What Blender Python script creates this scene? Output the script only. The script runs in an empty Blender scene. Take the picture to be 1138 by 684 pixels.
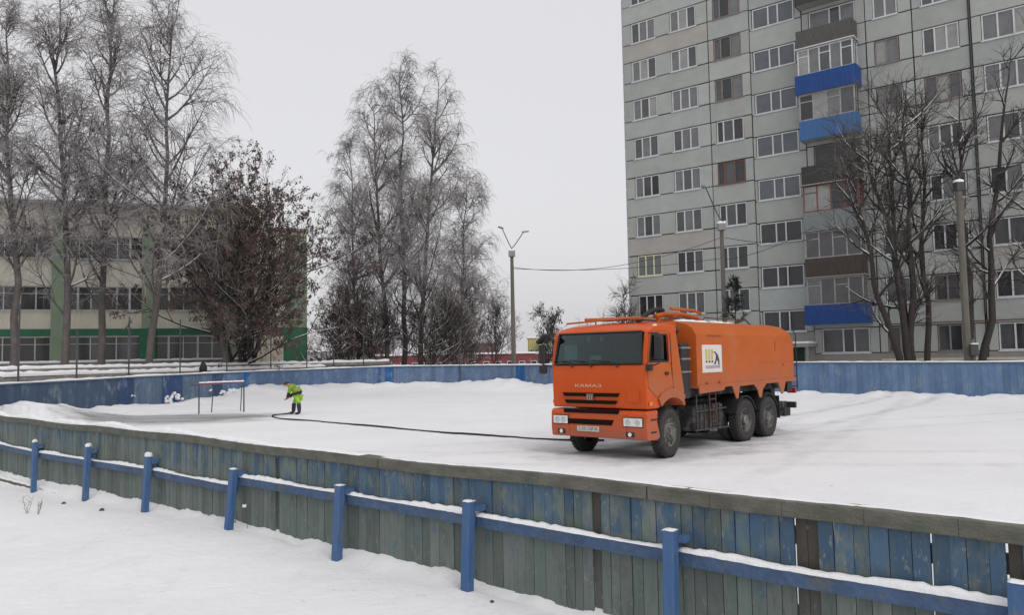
import bpy, bmesh, math, random
import numpy as np
from mathutils import Matrix, Vector
R = math.radians
random.seed(7)
RNG = np.random.default_rng(7)
SC = bpy.context.scene
COL = SC.collection

# ------------------------------------------------------------------ camera, sky, sun, exposure
CAMZ, FPX = 2.1, 880.0
cd = bpy.data.cameras.new('camera'); cam = bpy.data.objects.new('camera', cd); COL.objects.link(cam)
cd.sensor_width = 36.0; cd.lens = FPX / 1138 * 36; cd.clip_start = 0.05; cd.clip_end = 3000
CM = (Matrix.Rotation(R(90 + 3.63), 3, 'X') @ Matrix.Rotation(R(-1.05), 3, 'Z'))
cam.location = (0, 0, CAMZ); cam.rotation_euler = CM.to_euler()
SC.camera = cam
SUN_EL, SUN_AZ = R(48), R(150)      # azimuth measured clockwise from +Y (north)
w = bpy.data.worlds.new('World'); SC.world = w; w.use_nodes = True
nt = w.node_tree; nt.nodes.clear()
o = nt.nodes.new('ShaderNodeOutputWorld'); add = nt.nodes.new('ShaderNodeAddShader')
sky = nt.nodes.new('ShaderNodeTexSky'); sky.sky_type = 'NISHITA'; sky.sun_disc = False
sky.sun_elevation = SUN_EL; sky.sun_rotation = SUN_AZ; sky.air_density = 1.0; sky.dust_density = 6.0
hs = nt.nodes.new('ShaderNodeHueSaturation'); hs.inputs['Saturation'].default_value = 0.25
b1 = nt.nodes.new('ShaderNodeBackground'); b1.inputs[1].default_value = 0.05
b2 = nt.nodes.new('ShaderNodeBackground'); b2.inputs[0].default_value = (0.945, 0.935, 0.96, 1); b2.inputs[1].default_value = 0.40
nt.links.new(sky.outputs[0], hs.inputs['Color']); nt.links.new(hs.outputs[0], b1.inputs[0])
nt.links.new(b1.outputs[0], add.inputs[0]); nt.links.new(b2.outputs[0], add.inputs[1]); nt.links.new(add.outputs[0], o.inputs[0])
# overcast: the cloud layer is brighter overhead than near the horizon
tc = nt.nodes.new('ShaderNodeTexCoord'); sx = nt.nodes.new('ShaderNodeSeparateXYZ'); mr = nt.nodes.new('ShaderNodeMapRange')
mr.inputs[1].default_value = 0.3; mr.inputs[2].default_value = 1.0; mr.inputs[3].default_value = 0.60; mr.inputs[4].default_value = 0.66
nt.links.new(tc.outputs['Generated'], sx.inputs[0]); nt.links.new(sx.outputs[2], mr.inputs[0]); nt.links.new(mr.outputs[0], b2.inputs[1])
sl = bpy.data.lights.new('sun', 'SUN'); sl.energy = 0.5; sl.angle = R(25); sl.color = (1, 0.97, 0.93)
so = bpy.data.objects.new('sun', sl); COL.objects.link(so)
so.rotation_euler = (math.pi / 2 - SUN_EL, 0, math.pi - SUN_AZ)
SC.view_settings.view_transform = 'Standard'; SC.view_settings.look = 'None'
SC.view_settings.gamma = 1.0; SC.view_settings.use_curve_mapping = False; SC.view_settings.exposure = 0.08

# ------------------------------------------------------------------ geometry helpers
def ray(x, y):
    return CM @ Vector(((x - 569) / FPX, -(y - 342) / FPX, -1))
def at(x, y, Y):
    d = ray(x, y); return Vector((0, 0, CAMZ)) + d * (Y / d.y)
def gr(x, y, z=0.0):
    d = ray(x, y); return Vector((0, 0, CAMZ)) + d * ((z - CAMZ) / d.z)
RO = (3.0, 4.75); RU = (-.747, .665); RN = (.665, .747)      # rink frame: along the near fence, across the rink
def rw(s, n, z=0.0): return Vector((RO[0] + RU[0] * s + RN[0] * n, RO[1] + RU[1] * s + RN[1] * n, z))
def rs(x, y): dx, dy = x - RO[0], y - RO[1]; return dx * RU[0] + dy * RU[1], dx * RN[0] + dy * RN[1]

def wmat(o):
    m = o.matrix_basis.copy()
    while o.parent: o = o.parent; m = o.matrix_basis @ m
    return m
def tag(o, label=None, cat=None, group=None, kind=None):
    if label: o['label'] = label
    if cat: o['category'] = cat
    if group: o['group'] = group
    if kind: o['kind'] = kind
    return o
def thing(name, label, cat, loc=(0, 0, 0), rz=0.0, group=None):
    e = bpy.data.objects.new(name, None); COL.objects.link(e); e.empty_display_size = .3
    e.location = loc; e.rotation_euler = (0, 0, rz)
    return tag(e, label, cat, group)

class MB:
    def __init__(s): s.v = []; s.f = []; s.m = []; s.c = []; s.col = (1, 1, 1); s.mi = 0
    def add(s, vs, fs):
        b = len(s.v); s.v += [tuple(v) for v in vs]; s.c += [s.col] * len(vs)
        for f in fs: s.f.append([i + b for i in f]); s.m.append(s.mi)
        return s
    def box(s, a, b, M=None):
        x0, y0, z0 = a; x1, y1, z1 = b
        vs = [Vector(p) for p in ((x0, y0, z0), (x1, y0, z0), (x1, y1, z0), (x0, y1, z0), (x0, y0, z1), (x1, y0, z1), (x1, y1, z1), (x0, y1, z1))]
        if M is not None: vs = [M @ v for v in vs]
        return s.add(vs, [(0, 3, 2, 1), (4, 5, 6, 7), (0, 1, 5, 4), (1, 2, 6, 5), (2, 3, 7, 6), (3, 0, 4, 7)])
    def beam(s, p, q, wd, ht, up=(0, 0, 1)):
        p, q = Vector(p), Vector(q); d = (q - p).normalized(); u = Vector(up)
        sd = d.cross(u)
        if sd.length < 1e-4: sd = Vector((1, 0, 0))
        sd.normalize(); u = sd.cross(d).normalized()
        vs = [c + sd * (i * wd / 2) + u * (j * ht / 2) for c in (p, q) for i, j in ((-1, -1), (1, -1), (1, 1), (-1, 1))]
        return s.add(vs, [(0, 1, 2, 3), (7, 6, 5, 4), (0, 4, 5, 1), (1, 5, 6, 2), (2, 6, 7, 3), (3, 7, 4, 0)])
    def tube(s, pts, r, n=8, caps=True):
        pts = [Vector(p) for p in pts]; rr = r if isinstance(r, (list, tuple)) else [r] * len(pts)
        vs = []; ref = None
        for i, p in enumerate(pts):
            d = (pts[min(i + 1, len(pts) - 1)] - pts[max(i - 1, 0)]).normalized()
            if ref is None: ref = Vector((0, 0, 1)) if abs(d.z) < .9 else Vector((1, 0, 0))
            a = d.cross(ref).normalized(); ref = a.cross(d).normalized()
            for k in range(n):
                t = 2 * math.pi * k / n; vs.append(p + (a * math.cos(t) + ref * math.sin(t)) * rr[i])
        fs = [(i * n + k, i * n + (k + 1) % n, (i + 1) * n + (k + 1) % n, (i + 1) * n + k) for i in range(len(pts) - 1) for k in range(n)]
        if caps: fs += [list(range(n))[::-1], [(len(pts) - 1) * n + k for k in range(n)]]
        return s.add(vs, fs)
    def prism(s, poly, a0, a1, f):
        """poly: list of 2D points; f(u,v,w)->3D with w in (a0,a1)"""
        n = len(poly); vs = [f(u, v, a0) for u, v in poly] + [f(u, v, a1) for u, v in poly]
        return s.add(vs, [list(range(n))[::-1], [n + i for i in range(n)]] + [(i, (i + 1) % n, n + (i + 1) % n, n + i) for i in range(n)])
    def build(s, name, mats, parent=None, local=True, smooth=False, bevel=0, label=None, seg=2):
        me = bpy.data.meshes.new(name); vs = s.v
        if parent is not None and not local:
            Mi = wmat(parent).inverted(); vs = [tuple(Mi @ Vector(v)) for v in vs]
        me.from_pydata(vs, [], s.f)
        if not isinstance(mats, (list, tuple)): mats = [mats]
        for m in mats: me.materials.append(m)
        if max(s.m, default=0) > 0: me.polygons.foreach_set('material_index', s.m)
        if len(set(s.c)) > 1:
            at_ = me.color_attributes.new('Col', 'FLOAT_COLOR', 'POINT')
            at_.data.foreach_set('color', np.array([(c[0], c[1], c[2], 1) for c in s.c], dtype=np.float32).ravel())
        if smooth: me.polygons.foreach_set('use_smooth', [True] * len(me.polygons))
        bm = bmesh.new(); bm.from_mesh(me); bmesh.ops.recalc_face_normals(bm, faces=bm.faces); bm.to_mesh(me); bm.free()
        me.update()
        ob = bpy.data.objects.new(name, me); COL.objects.link(ob)
        if parent is not None: ob.parent = parent
        if bevel:
            bv = ob.modifiers.new('bevel', 'BEVEL'); bv.width = bevel; bv.segments = seg; bv.limit_method = 'ANGLE'; bv.angle_limit = R(35)
        if label: ob['label'] = label
        return ob

# ------------------------------------------------------------------ materials
def mat(name, col, rough=.7, metal=0.0, noise=0.0, nscale=4.0, bump=0.0, bscale=20.0, attr=False, spec=.4, coat=0.0, col2=None, stretch=(1, 1, 1), emis=None, dirt=None, grime=None):
    m = bpy.data.materials.new(name); m.use_nodes = True; N = m.node_tree; L = N.links
    p = N.nodes['Principled BSDF']; p.inputs['Roughness'].default_value = rough; p.inputs['Metallic'].default_value = metal
    p.inputs['Specular IOR Level'].default_value = spec; p.inputs['Coat Weight'].default_value = coat
    p.inputs['Base Color'].default_value = (*col, 1)
    geo = N.nodes.new('ShaderNodeTexCoord'); mp = N.nodes.new('ShaderNodeMapping'); mp.inputs['Scale'].default_value = stretch
    L.new(geo.outputs['Object'], mp.inputs[0])
    out = None
    if attr:
        a = N.nodes.new('ShaderNodeVertexColor'); a.layer_name = 'Col'; out = a.outputs[0]
    if noise:
        t = N.nodes.new('ShaderNodeTexNoise'); t.inputs['Scale'].default_value = nscale; t.inputs['Detail'].default_value = 8; t.inputs['Roughness'].default_value = .65
        L.new(mp.outputs[0], t.inputs[0])
        rp = N.nodes.new('ShaderNodeValToRGB'); rp.color_ramp.elements[0].position = .3; rp.color_ramp.elements[1].position = .7
        c2 = col2 if col2 else tuple(c * (1 - noise) for c in col)
        rp.color_ramp.elements[0].color = (*c2, 1); rp.color_ramp.elements[1].color = (*col, 1)
        L.new(t.outputs[0], rp.inputs[0])
        if out is not None:
            mx = N.nodes.new('ShaderNodeMix'); mx.data_type = 'RGBA'; mx.blend_type = 'MULTIPLY'; mx.inputs[0].default_value = 1
            L.new(out, mx.inputs[6]); L.new(rp.outputs[0], mx.inputs[7]); out = mx.outputs[2]
        else: out = rp.outputs[0]
    if dirt:      # (colour, scale, threshold)
        t = N.nodes.new('ShaderNodeTexNoise'); t.inputs['Scale'].default_value = dirt[1]; t.inputs['Detail'].default_value = 10; t.inputs['Roughness'].default_value = .7
        L.new(mp.outputs[0], t.inputs[0]); mr = N.nodes.new('ShaderNodeMapRange'); mr.inputs[1].default_value = dirt[2]; mr.inputs[2].default_value = dirt[2] + .15
        L.new(t.outputs[0], mr.inputs[0]); mx = N.nodes.new('ShaderNodeMix'); mx.data_type = 'RGBA'
        L.new(mr.outputs[0], mx.inputs[0])
        if out is not None: L.new(out, mx.inputs[6])
        else: mx.inputs[6].default_value = (*col, 1)
        mx.inputs[7].default_value = (*dirt[0], 1); out = mx.outputs[2]
    if grime:      # road salt and slush film thrown up on the lower panels: (colour, z full, z none)
        t = N.nodes.new('ShaderNodeTexNoise'); t.inputs['Scale'].default_value = 5; t.inputs['Detail'].default_value = 12; t.inputs['Roughness'].default_value = .75
        mg = N.nodes.new('ShaderNodeMapping'); mg.inputs['Scale'].default_value = (1, 1, .5); L.new(geo.outputs['Object'], mg.inputs[0]); L.new(mg.outputs[0], t.inputs[0])
        sz_ = N.nodes.new('ShaderNodeSeparateXYZ'); L.new(geo.outputs['Object'], sz_.inputs[0]); mz = N.nodes.new('ShaderNodeMapRange'); mz.inputs[1].default_value = grime[1]; mz.inputs[2].default_value = grime[2]; mz.inputs[3].default_value = .30; mz.inputs[4].default_value = -.22
        L.new(sz_.outputs[2], mz.inputs[0]); ad = N.nodes.new('ShaderNodeMath'); ad.operation = 'ADD'; L.new(t.outputs[0], ad.inputs[0]); L.new(mz.outputs[0], ad.inputs[1])
        mm = N.nodes.new('ShaderNodeMapRange'); mm.inputs[1].default_value = .48; mm.inputs[2].default_value = .95; mm.inputs[4].default_value = .75; L.new(ad.outputs[0], mm.inputs[0]); mx = N.nodes.new('ShaderNodeMix'); mx.data_type = 'RGBA'; L.new(mm.outputs[0], mx.inputs[0])
        if out is not None: L.new(out, mx.inputs[6])
        else: mx.inputs[6].default_value = (*col, 1)
        mx.inputs[7].default_value = (*grime[0], 1); out = mx.outputs[2]
    if out is not None: L.new(out, p.inputs['Base Color'])
    if bump:
        t = N.nodes.new('ShaderNodeTexNoise'); t.inputs['Scale'].default_value = bscale; t.inputs['Detail'].default_value = 8
        L.new(mp.outputs[0], t.inputs[0]); bp = N.nodes.new('ShaderNodeBump'); bp.inputs['Strength'].default_value = bump; bp.inputs['Distance'].default_value = .05
        L.new(t.outputs[0], bp.inputs['Height']); L.new(bp.outputs[0], p.inputs['Normal'])
    if emis: p.inputs['Emission Color'].default_value = (*emis, 1); p.inputs['Emission Strength'].default_value = 1
    return m
M = {}
M['snow'] = mat('snow', (.76, .763, .775), .8, noise=.06, nscale=6, bump=.3, bscale=25)
M['concrete'] = mat('concrete', (.30, .30, .27), .9, noise=.25, nscale=6, bump=.3, bscale=30)
M['pole'] = mat('pole_concrete', (.15, .14, .12), .9, noise=.3, nscale=5, bump=.3, bscale=30, stretch=(1, 1, .3))
M['steel'] = mat('dark_steel', (.06, .06, .065), .6, noise=.3)
M['galv'] = mat('galvanised', (.28, .28, .28), .5, .3, noise=.3)
M['rust'] = mat('rusty_steel', (.12, .055, .035), .8, noise=.4, nscale=12)
M['black'] = mat('black_rubber', (.022, .022, .023), .75, noise=.2, bump=.2)
M['blackp'] = mat('black_plastic', (.02, .02, .022), .5)
M['bluepost'] = mat('blue_paint', (.06, .118, .225), .6, noise=.3, nscale=9, col2=(.035, .10, .25), bump=.4, bscale=30, stretch=(1, 1, .25), dirt=((.13, .14, .135), 6, .54))
M['barkb'] = mat('birch_bark', (.13, .115, .108), .9, noise=.5, nscale=3, dirt=((.36, .35, .33), 2.5, .64), stretch=(1, 1, .6))
M['barkd'] = mat('dark_bark', (.05, .043, .039), .95, noise=.4, nscale=6, bump=.6, bscale=18)
M['twig'] = mat('birch_twig', (.36, .335, .335), .9, noise=.3, nscale=1)
M['twigd'] = mat('dark_twig', (.12, .105, .10), .9)
M['leafd'] = mat('dead_leaves', (.12, .08, .067), .9, noise=.4, nscale=1.5)
M['needle'] = mat('needles', (.03, .045, .03), .9, noise=.4, nscale=2)
M['white'] = mat('white_frame', (.60, .61, .62), .5, noise=.2)
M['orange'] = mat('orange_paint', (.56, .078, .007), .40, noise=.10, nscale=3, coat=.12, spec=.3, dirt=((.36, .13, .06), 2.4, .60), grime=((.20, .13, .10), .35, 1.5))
M['orange_faded_skylit'] = mat('orange_faded_skylit_paint', (.48, .105, .016), .48, noise=.14, nscale=2, coat=.08, spec=.3, dirt=((.33, .14, .07), 2.0, .57), grime=((.20, .13, .10), 1.0, 2.3))  # side copy of the cab orange: fading plus sky reflection put into colour
M['chrome'] = mat('lamp_reflector', (.75, .75, .75), .2, .8)
M['tyre'] = mat('tyre_rubber', (.045, .043, .042), .9, noise=.3, nscale=6, bump=.4, bscale=30, dirt=((.10, .095, .09), 5, .58))
M['rim'] = mat('wheel_rim', (.15, .14, .13), .6, noise=.4, nscale=8, dirt=((.32, .31, .30), 8, .52))
M['chassis'] = mat('chassis', (.03, .03, .032), .8, noise=.3, dirt=((.15, .145, .14), 4, .52))

def glass_mat(name, col, alpha, rough=.05):
    m = bpy.data.materials.new(name); m.use_nodes = True; N = m.node_tree; N.nodes.clear(); L = N.links
    o = N.nodes.new('ShaderNodeOutputMaterial'); mx = N.nodes.new('ShaderNodeMixShader'); t = N.nodes.new('ShaderNodeBsdfTransparent')
    t.inputs[0].default_value = (*col, 1); g = N.nodes.new('ShaderNodeBsdfGlossy'); g.inputs[1].default_value = rough; g.inputs[0].default_value = (.9, .95, 1, 1)
    lw = N.nodes.new('ShaderNodeFresnel'); lw.inputs[0].default_value = 1.5
    ad = N.nodes.new('ShaderNodeMath'); ad.operation = 'ADD'; ad.inputs[1].default_value = alpha; ad.use_clamp = True
    L.new(lw.outputs[0], ad.inputs[0]); L.new(ad.outputs[0], mx.inputs[0]); L.new(t.outputs[0], mx.inputs[1]); L.new(g.outputs[0], mx.inputs[2]); L.new(mx.outputs[0], o.inputs[0])
    return m
M['cabglass'] = glass_mat('cab_glass', (.50, .62, .60), .0)
M['doorglass'] = glass_mat('door_glass', (.25, .3, .3), .01)

# ------------------------------------------------------------------ far boards path (rink frame), top and snow-base heights read along it
FPATH = [(-30, 32), (33, 32), (36.5, 31.7), (40, 30), (42, 26.5), (42.2, 22), (41, 17), (38.8, 13), (36.4, 9.3), (34, 6.2), (31.6, 3.2), (29.5, 1.2), (27, .35), (24, 0.03), (21.1, 0.03)]
def densify(path, step):
    out = []
    for (a, b), (c, d) in zip(path[:-1], path[1:]):
        L = math.hypot(c - a, d - b); k = max(1, int(L / step))
        for i in range(k): out.append((a + (c - a) * i / k, b + (d - b) * i / k))
    out.append(path[-1]); return out
def smooth(path, it=2):
    for _ in range(it):
        q = [path[0]]
        for a, b in zip(path[:-1], path[1:]):
            q += [(.75 * a[0] + .25 * b[0], .75 * a[1] + .25 * b[1]), (.25 * a[0] + .75 * b[0], .25 * a[1] + .75 * b[1])]
        q.append(path[-1]); path = q
    return path
FP = densify([FPATH[0]] + smooth(FPATH[1:], 2), .5)
CMi = CM.inverted()
def proj(P):
    q = CMi @ (Vector(P) - Vector((0, 0, CAMZ)))
    if q.z > -.01: return None
    return 569 + FPX * q.x / -q.z, 342 - FPX * q.y / -q.z
TOPX = [0, 60, 130, 180, 280, 350, 430, 500, 570, 890, 1138]; TOPY = [428, 426, 421, 418.5, 414, 411.5, 408, 407.5, 407, 404, 404]
BASX = [0, 20, 40, 60, 80, 110, 150, 200, 240, 265, 280, 350, 430, 500, 540, 575, 595, 605, 890, 960, 1040, 1080, 1100, 1138]
BASY = [452, 447, 448, 452, 456, 454, 449, 447, 440, 432, 428, 427, 425.5, 425, 422, 422, 426, 426, 436, 437, 439, 440, 437, 438]
def z_at(x, y, P):
    d = ray(x, y); return CAMZ + d.z / d.y * P.y
FT = []; FB = []
for s, n in FP:
    P = rw(s, n, 1.5); q = proj(P)
    if q is None or q[0] > 1138: FT.append(1.52); FB.append(.35)
    elif q[0] < 0 : FT.append(1.45 if s > 26 else 1.2); FB.append(.15)
    else:
        FT.append(z_at(q[0], np.interp(q[0], TOPX, TOPY), P)); FB.append(z_at(q[0], np.interp(q[0], BASX, BASY), P))
FT = list(np.convolve(np.pad(FT, 4, 'edge'), np.ones(9) / 9, 'valid')); FB = np.array(FB)
FPa = np.array(FP)

# ------------------------------------------------------------------ ground: one snow sheet
def vnoise(x, y, seed=0):
    xi = np.floor(x).astype(np.int64); yi = np.floor(y).astype(np.int64); fx = x - xi; fy = y - yi
    fx = fx * fx * (3 - 2 * fx); fy = fy * fy * (3 - 2 * fy)
    def h(a, b):
        v = (a * 374761393 + b * 668265263 + seed * 974711) & 0xffffffff; v = ((v ^ (v >> 13)) * 1274126177) & 0xffffffff
        return ((v ^ (v >> 16)) & 0xffff) / 65535.
    return (h(xi, yi) * (1 - fx) + h(xi + 1, yi) * fx) * (1 - fy) + (h(xi, yi + 1) * (1 - fx) + h(xi + 1, yi + 1) * fx) * fy
def fbm(x, y, sc, o=4, seed=0):
    v = 0; a = 1; t = 0
    for i in range(o): v = v + a * (vnoise(x * sc, y * sc, seed + i) - .5); t += a; a *= .55; sc *= 2.03
    return v / t
TRK = (2.37, 17.28); TH = R(-131.1)
def gheight(s, n):
    s = np.asarray(s, float); n = np.asarray(n, float); shp = s.shape
    S = s.ravel(); Nn = n.ravel(); z = np.zeros_like(S)
    x = RO[0] + RU[0] * S + RN[0] * Nn; y = RO[1] + RU[1] * S + RN[1] * Nn
    # distance to far boards path
    near = (Nn > 0) & (S > -31) & (S < 60) & (Nn < 60)
    dist = np.full(S.shape, 99.); idx = np.zeros(S.shape, int)
    I = np.where(near)[0]
    for c in range(0, len(I), 20000):
        J = I[c:c + 20000]; D = np.hypot(S[J, None] - FPa[None, :, 0], Nn[J, None] - FPa[None, :, 1]); k = D.argmin(1); dist[J] = D[np.arange(len(J)), k]; idx[J] = k
    # outside test
    outside = (Nn > 32) | (S > 45.3) | ((S > 20) & (Nn < 0)) | (S < -31)
    tang = np.gradient(FPa, axis=0); dx = S - FPa[idx, 0]; dy = Nn - FPa[idx, 1]
    side = tang[idx, 0] * dy - tang[idx, 1] * dx      # path runs left in +s then back: outside = positive
    side = np.where((S < 21) & (Nn < 12), -1., side); out = near & (side > 0)
    bank = FB[idx] * np.exp(-(dist / 2.2) ** 2)
    ins = near & (side <= 0)
    z = np.where(ins, bank + .02 * fbm(x, y, .6, 3, 5), z)
    z = np.where(ins & (dist < 5), z + .42 * np.exp(-(dist / 2.2) ** 2) * fbm(x, y, 1.1, 4, 9), z)
    k_ = np.clip(dist / 4., 0, 1); z = np.where(out, FB[idx] * (1 - k_) + k_ * (.3 + .15 * fbm(x, y, .3, 3, 2)), z)
    z = np.where(~near & (Nn > 0), .3 + .15 * fbm(x, y, .3, 3, 2), z)
    near_out = Nn <= 0
    # outside the near boards: gentle drifts, lumpy snow against the planks
    a = .04 * fbm(x, y, .5, 4, 11) + .015 * fbm(x, y, 3., 3, 4)
    zp = np.interp(S, [-4, 2.6, 4.4, 4.9, 5.2, 5.35, 6.9, 7.7, 8.2, 9.3, 11.8, 14.5, 16.4, 20, 26], [-.12, -.115, -.065, -.02, -.085, -.01, -.05, -.12, -.065, -.02, -.08, -.125, -.22, -.30, -.1])
    zo = np.interp(S, [-4, 2, 4.4, 6.5, 8.8, 11.3, 13.5, 16, 20, 26], [-.16, -.14, -.075, -.095, -.05, -.11, -.2, -.30, -.36, -.1])
    tb = np.clip((-Nn - .05) / .17, 0, 1); a = a + zp * (1 - tb) + zo * tb
    lump = .11 * np.exp(-((Nn + .04) / .15) ** 2) * (.0 + 1.3 * fbm(x, y, 2.6, 3, 21)) + .06 * np.exp(-(Nn / .9) ** 2) * fbm(x, y, 2.2, 3, 23)
    z = np.where(near_out, a + lump , z)
    # mid rink texture and wheel ruts behind/around the lorry
    inn = (Nn > 0) & ins
    t0 = TRK; ca, sa = math.cos(TH), math.sin(TH)
    la = (x - t0[0]) * ca + (y - t0[1]) * sa; lb = -(x - t0[0]) * sa + (y - t0[1]) * ca
    rut = np.exp(-((np.abs(lb) - 1.0) / .22) ** 2) * ((la < 1.2) & (la > -30))
    z = np.where(inn, z - .022 * rut + .018 * fbm(x, y, 2.5, 4, 31), z)
    z = np.where((Nn > 0) & (Nn < 1.2) & (S < 22), z + .05 * np.exp(-(Nn / .5) ** 2), z)
    # crested heap in the far left of the rink
    for (hx, hy, hz, r) in ((-16.6, 27.0, .22, 1.7), (-15.2, 26.3, .16, 1.3)):
        z = z + np.where(ins, hz * np.exp(-((x - hx) ** 2 + (y - hy) ** 2) / r ** 2) * (1 + .4 * fbm(x, y, 1.5, 3, 3)), 0)
    return z.reshape(shp)
def gz(x, y):
    s, n = rs(x, y); return float(gheight(np.array([s]), np.array([n]))[0])

def axis(ranges):
    v = [ranges[0][0]]
    for a, b, st in ranges:
        k = max(1, int(round((b - a) / st))); v += list(np.linspace(a, b, k + 1)[1:])
    return np.array(v)
SA = axis([(-700, -200, 60), (-200, -40, 10), (-40, -6, 1), (-6, 24, .12), (24, 48, .25), (48, 90, 2), (90, 300, 15), (300, 900, 80)])
NA = axis([(-900, -100, 80), (-100, -12, 8), (-12, -6, .5), (-6, 3, .09), (3, 36, .2), (36, 60, 1.5), (60, 200, 14), (200, 900, 80)])
SS, NN = np.meshgrid(SA, NA); ZZ = gheight(SS, NN)
XX = RO[0] + RU[0] * SS + RN[0] * NN; YY = RO[1] + RU[1] * SS + RN[1] * NN
V = np.stack([XX, YY, ZZ], -1).reshape(-1, 3).astype(np.float32)
nr, nc = SS.shape; ii, jj = np.meshgrid(np.arange(nr - 1), np.arange(nc - 1), indexing='ij')
q = np.stack([ii * nc + jj, (ii + 1) * nc + jj, (ii + 1) * nc + jj + 1, ii * nc + jj + 1], -1).reshape(-1, 4)
def np_mesh(name, V, Q, mats, smooth=True, parent=None):
    me = bpy.data.meshes.new(name); me.vertices.add(len(V)); me.vertices.foreach_set('co', np.ascontiguousarray(V, dtype=np.float32).ravel())
    k = Q.shape[1]; me.loops.add(len(Q) * k); me.loops.foreach_set('vertex_index', Q.astype(np.int32).ravel())
    me.polygons.add(len(Q)); me.polygons.foreach_set('loop_start', np.arange(len(Q), dtype=np.int32) * k)
    if smooth: me.polygons.foreach_set('use_smooth', np.ones(len(Q), bool))
    for m in (mats if isinstance(mats, (list, tuple)) else [mats]): me.materials.append(m)
    me.update(calc_edges=True); me.validate()
    ob = bpy.data.objects.new(name, me); COL.objects.link(ob)
    if parent is not None: ob.parent = parent
    return ob
def ground_mat():
    m = bpy.data.materials.new('ground_snow'); m.use_nodes = True; N = m.node_tree; L = N.links; p = N.nodes['Principled BSDF']
    tc = N.nodes.new('ShaderNodeTexCoord')
    def noise(scale, det=6, stretch=None):
        t = N.nodes.new('ShaderNodeTexNoise'); t.inputs['Scale'].default_value = scale; t.inputs['Detail'].default_value = det; t.inputs['Roughness'].default_value = .62
        if stretch:
            mp = N.nodes.new('ShaderNodeMapping'); mp.inputs['Rotation'].default_value = (0, 0, stretch[1]); mp.inputs['Scale'].default_value = stretch[0]
            L.new(tc.outputs['Object'], mp.inputs[0]); L.new(mp.outputs[0], t.inputs[0])
        else: L.new(tc.outputs['Object'], t.inputs[0])
        return t.outputs[0]
    def rng(src, a, b, c=0., d=1.):
        r = N.nodes.new('ShaderNodeMapRange'); r.inputs[1].default_value = a; r.inputs[2].default_value = b; r.inputs[3].default_value = c; r.inputs[4].default_value = d; L.new(src, r.inputs[0]); return r.outputs[0]
    def mix(f, a, b):
        x = N.nodes.new('ShaderNodeMix'); x.data_type = 'RGBA'; L.new(f, x.inputs[0])
        if isinstance(a, tuple): x.inputs[6].default_value = (*a, 1)
        else: L.new(a, x.inputs[6])
        x.inputs[7].default_value = (*b, 1); return x.outputs[2]
    def math_(op, a, b):
        x = N.nodes.new('ShaderNodeMath'); x.operation = op; x.use_clamp = op == 'MULTIPLY' or op == 'ADD'
        for i, v in enumerate((a, b)):
            if isinstance(v, (int, float)): x.inputs[i].default_value = v
            else: L.new(v, x.inputs[i])
        return x.outputs[0]
    def blob(cx, cy, rx, ry, rot):      # soft elliptical area with a ragged rim
        mp = N.nodes.new('ShaderNodeMapping'); mp.vector_type = 'TEXTURE'; mp.inputs['Location'].default_value = (cx, cy, 0); mp.inputs['Rotation'].default_value = (0, 0, rot); mp.inputs['Scale'].default_value = (rx, ry, 50)
        L.new(tc.outputs['Object'], mp.inputs[0]); ln = N.nodes.new('ShaderNodeVectorMath'); ln.operation = 'LENGTH'; L.new(mp.outputs[0], ln.inputs[0])
        s = math_('SUBTRACT', ln.outputs['Value'], math_('MULTIPLY', noise(1.2, 6), .9)); return rng(s, .25, .62, 1., 0.)
    c = mix(rng(noise(.35, 5), .35, .7), (.755, .755, .768), (.70, .70, .712))
    c = mix(rng(noise(2.2, 8, ((1, .35, 1), R(-41))), .58, .75, 0, .35), c, (.55, .55, .565))
    c = mix(math_('MULTIPLY', rng(noise(8, 3), .66, .76), rng(noise(.5, 3), .45, .60)), c, (.34, .335, .33))
    # flooded grey ice at the goal end, tyre slush and painted shadow under the lorry
    wet = blob(-13.0, 30.6, 4.4, 2.7, R(12)); c = mix(math_('MULTIPLY', wet, rng(noise(.8, 6, ((.4, 1.4, 1), 0)), .3, .62, .3, .9)), c, (.26, .262, .258))
    wet2 = blob(-11.6, 28.4, 3.4, 1.0, R(15)); c = mix(math_('MULTIPLY', wet2, .55), c, (.40, .40, .39))
    slush_shade = blob(3.6, 18.8, 4.2, 2.6, R(49)); c = mix(math_('MULTIPLY', slush_shade, rng(noise(1.1, 10), .36, .66, .15, .85)), c, (.30, .295, .29))
    def tracks(cx, cy, rot, half, x0, x1):
        mp = N.nodes.new('ShaderNodeMapping'); mp.vector_type = 'TEXTURE'; mp.inputs['Location'].default_value = (cx, cy, 0); mp.inputs['Rotation'].default_value = (0, 0, rot); L.new(tc.outputs['Object'], mp.inputs[0])
        sp = N.nodes.new('ShaderNodeSeparateXYZ'); L.new(mp.outputs[0], sp.inputs[0])
        ab = N.nodes.new('ShaderNodeMath'); ab.operation = 'ABSOLUTE'; L.new(sp.outputs[1], ab.inputs[0]); sb = N.nodes.new('ShaderNodeMath'); sb.operation = 'SUBTRACT'; L.new(ab.outputs[0], sb.inputs[0]); sb.inputs[1].default_value = half
        a2 = N.nodes.new('ShaderNodeMath'); a2.operation = 'ABSOLUTE'; L.new(sb.outputs[0], a2.inputs[0])
        m = rng(a2.outputs[0], .12, .34, 1., 0.); e1 = rng(sp.outputs[0], x0, x0 + 1.5, 0., 1.); e2 = rng(sp.outputs[0], x1 - 2, x1, 1., 0.)
        return math_('MULTIPLY', math_('MULTIPLY', m, e1), e2)
    brk = rng(noise(1.3, 7), .36, .62, .1, .8)
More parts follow.
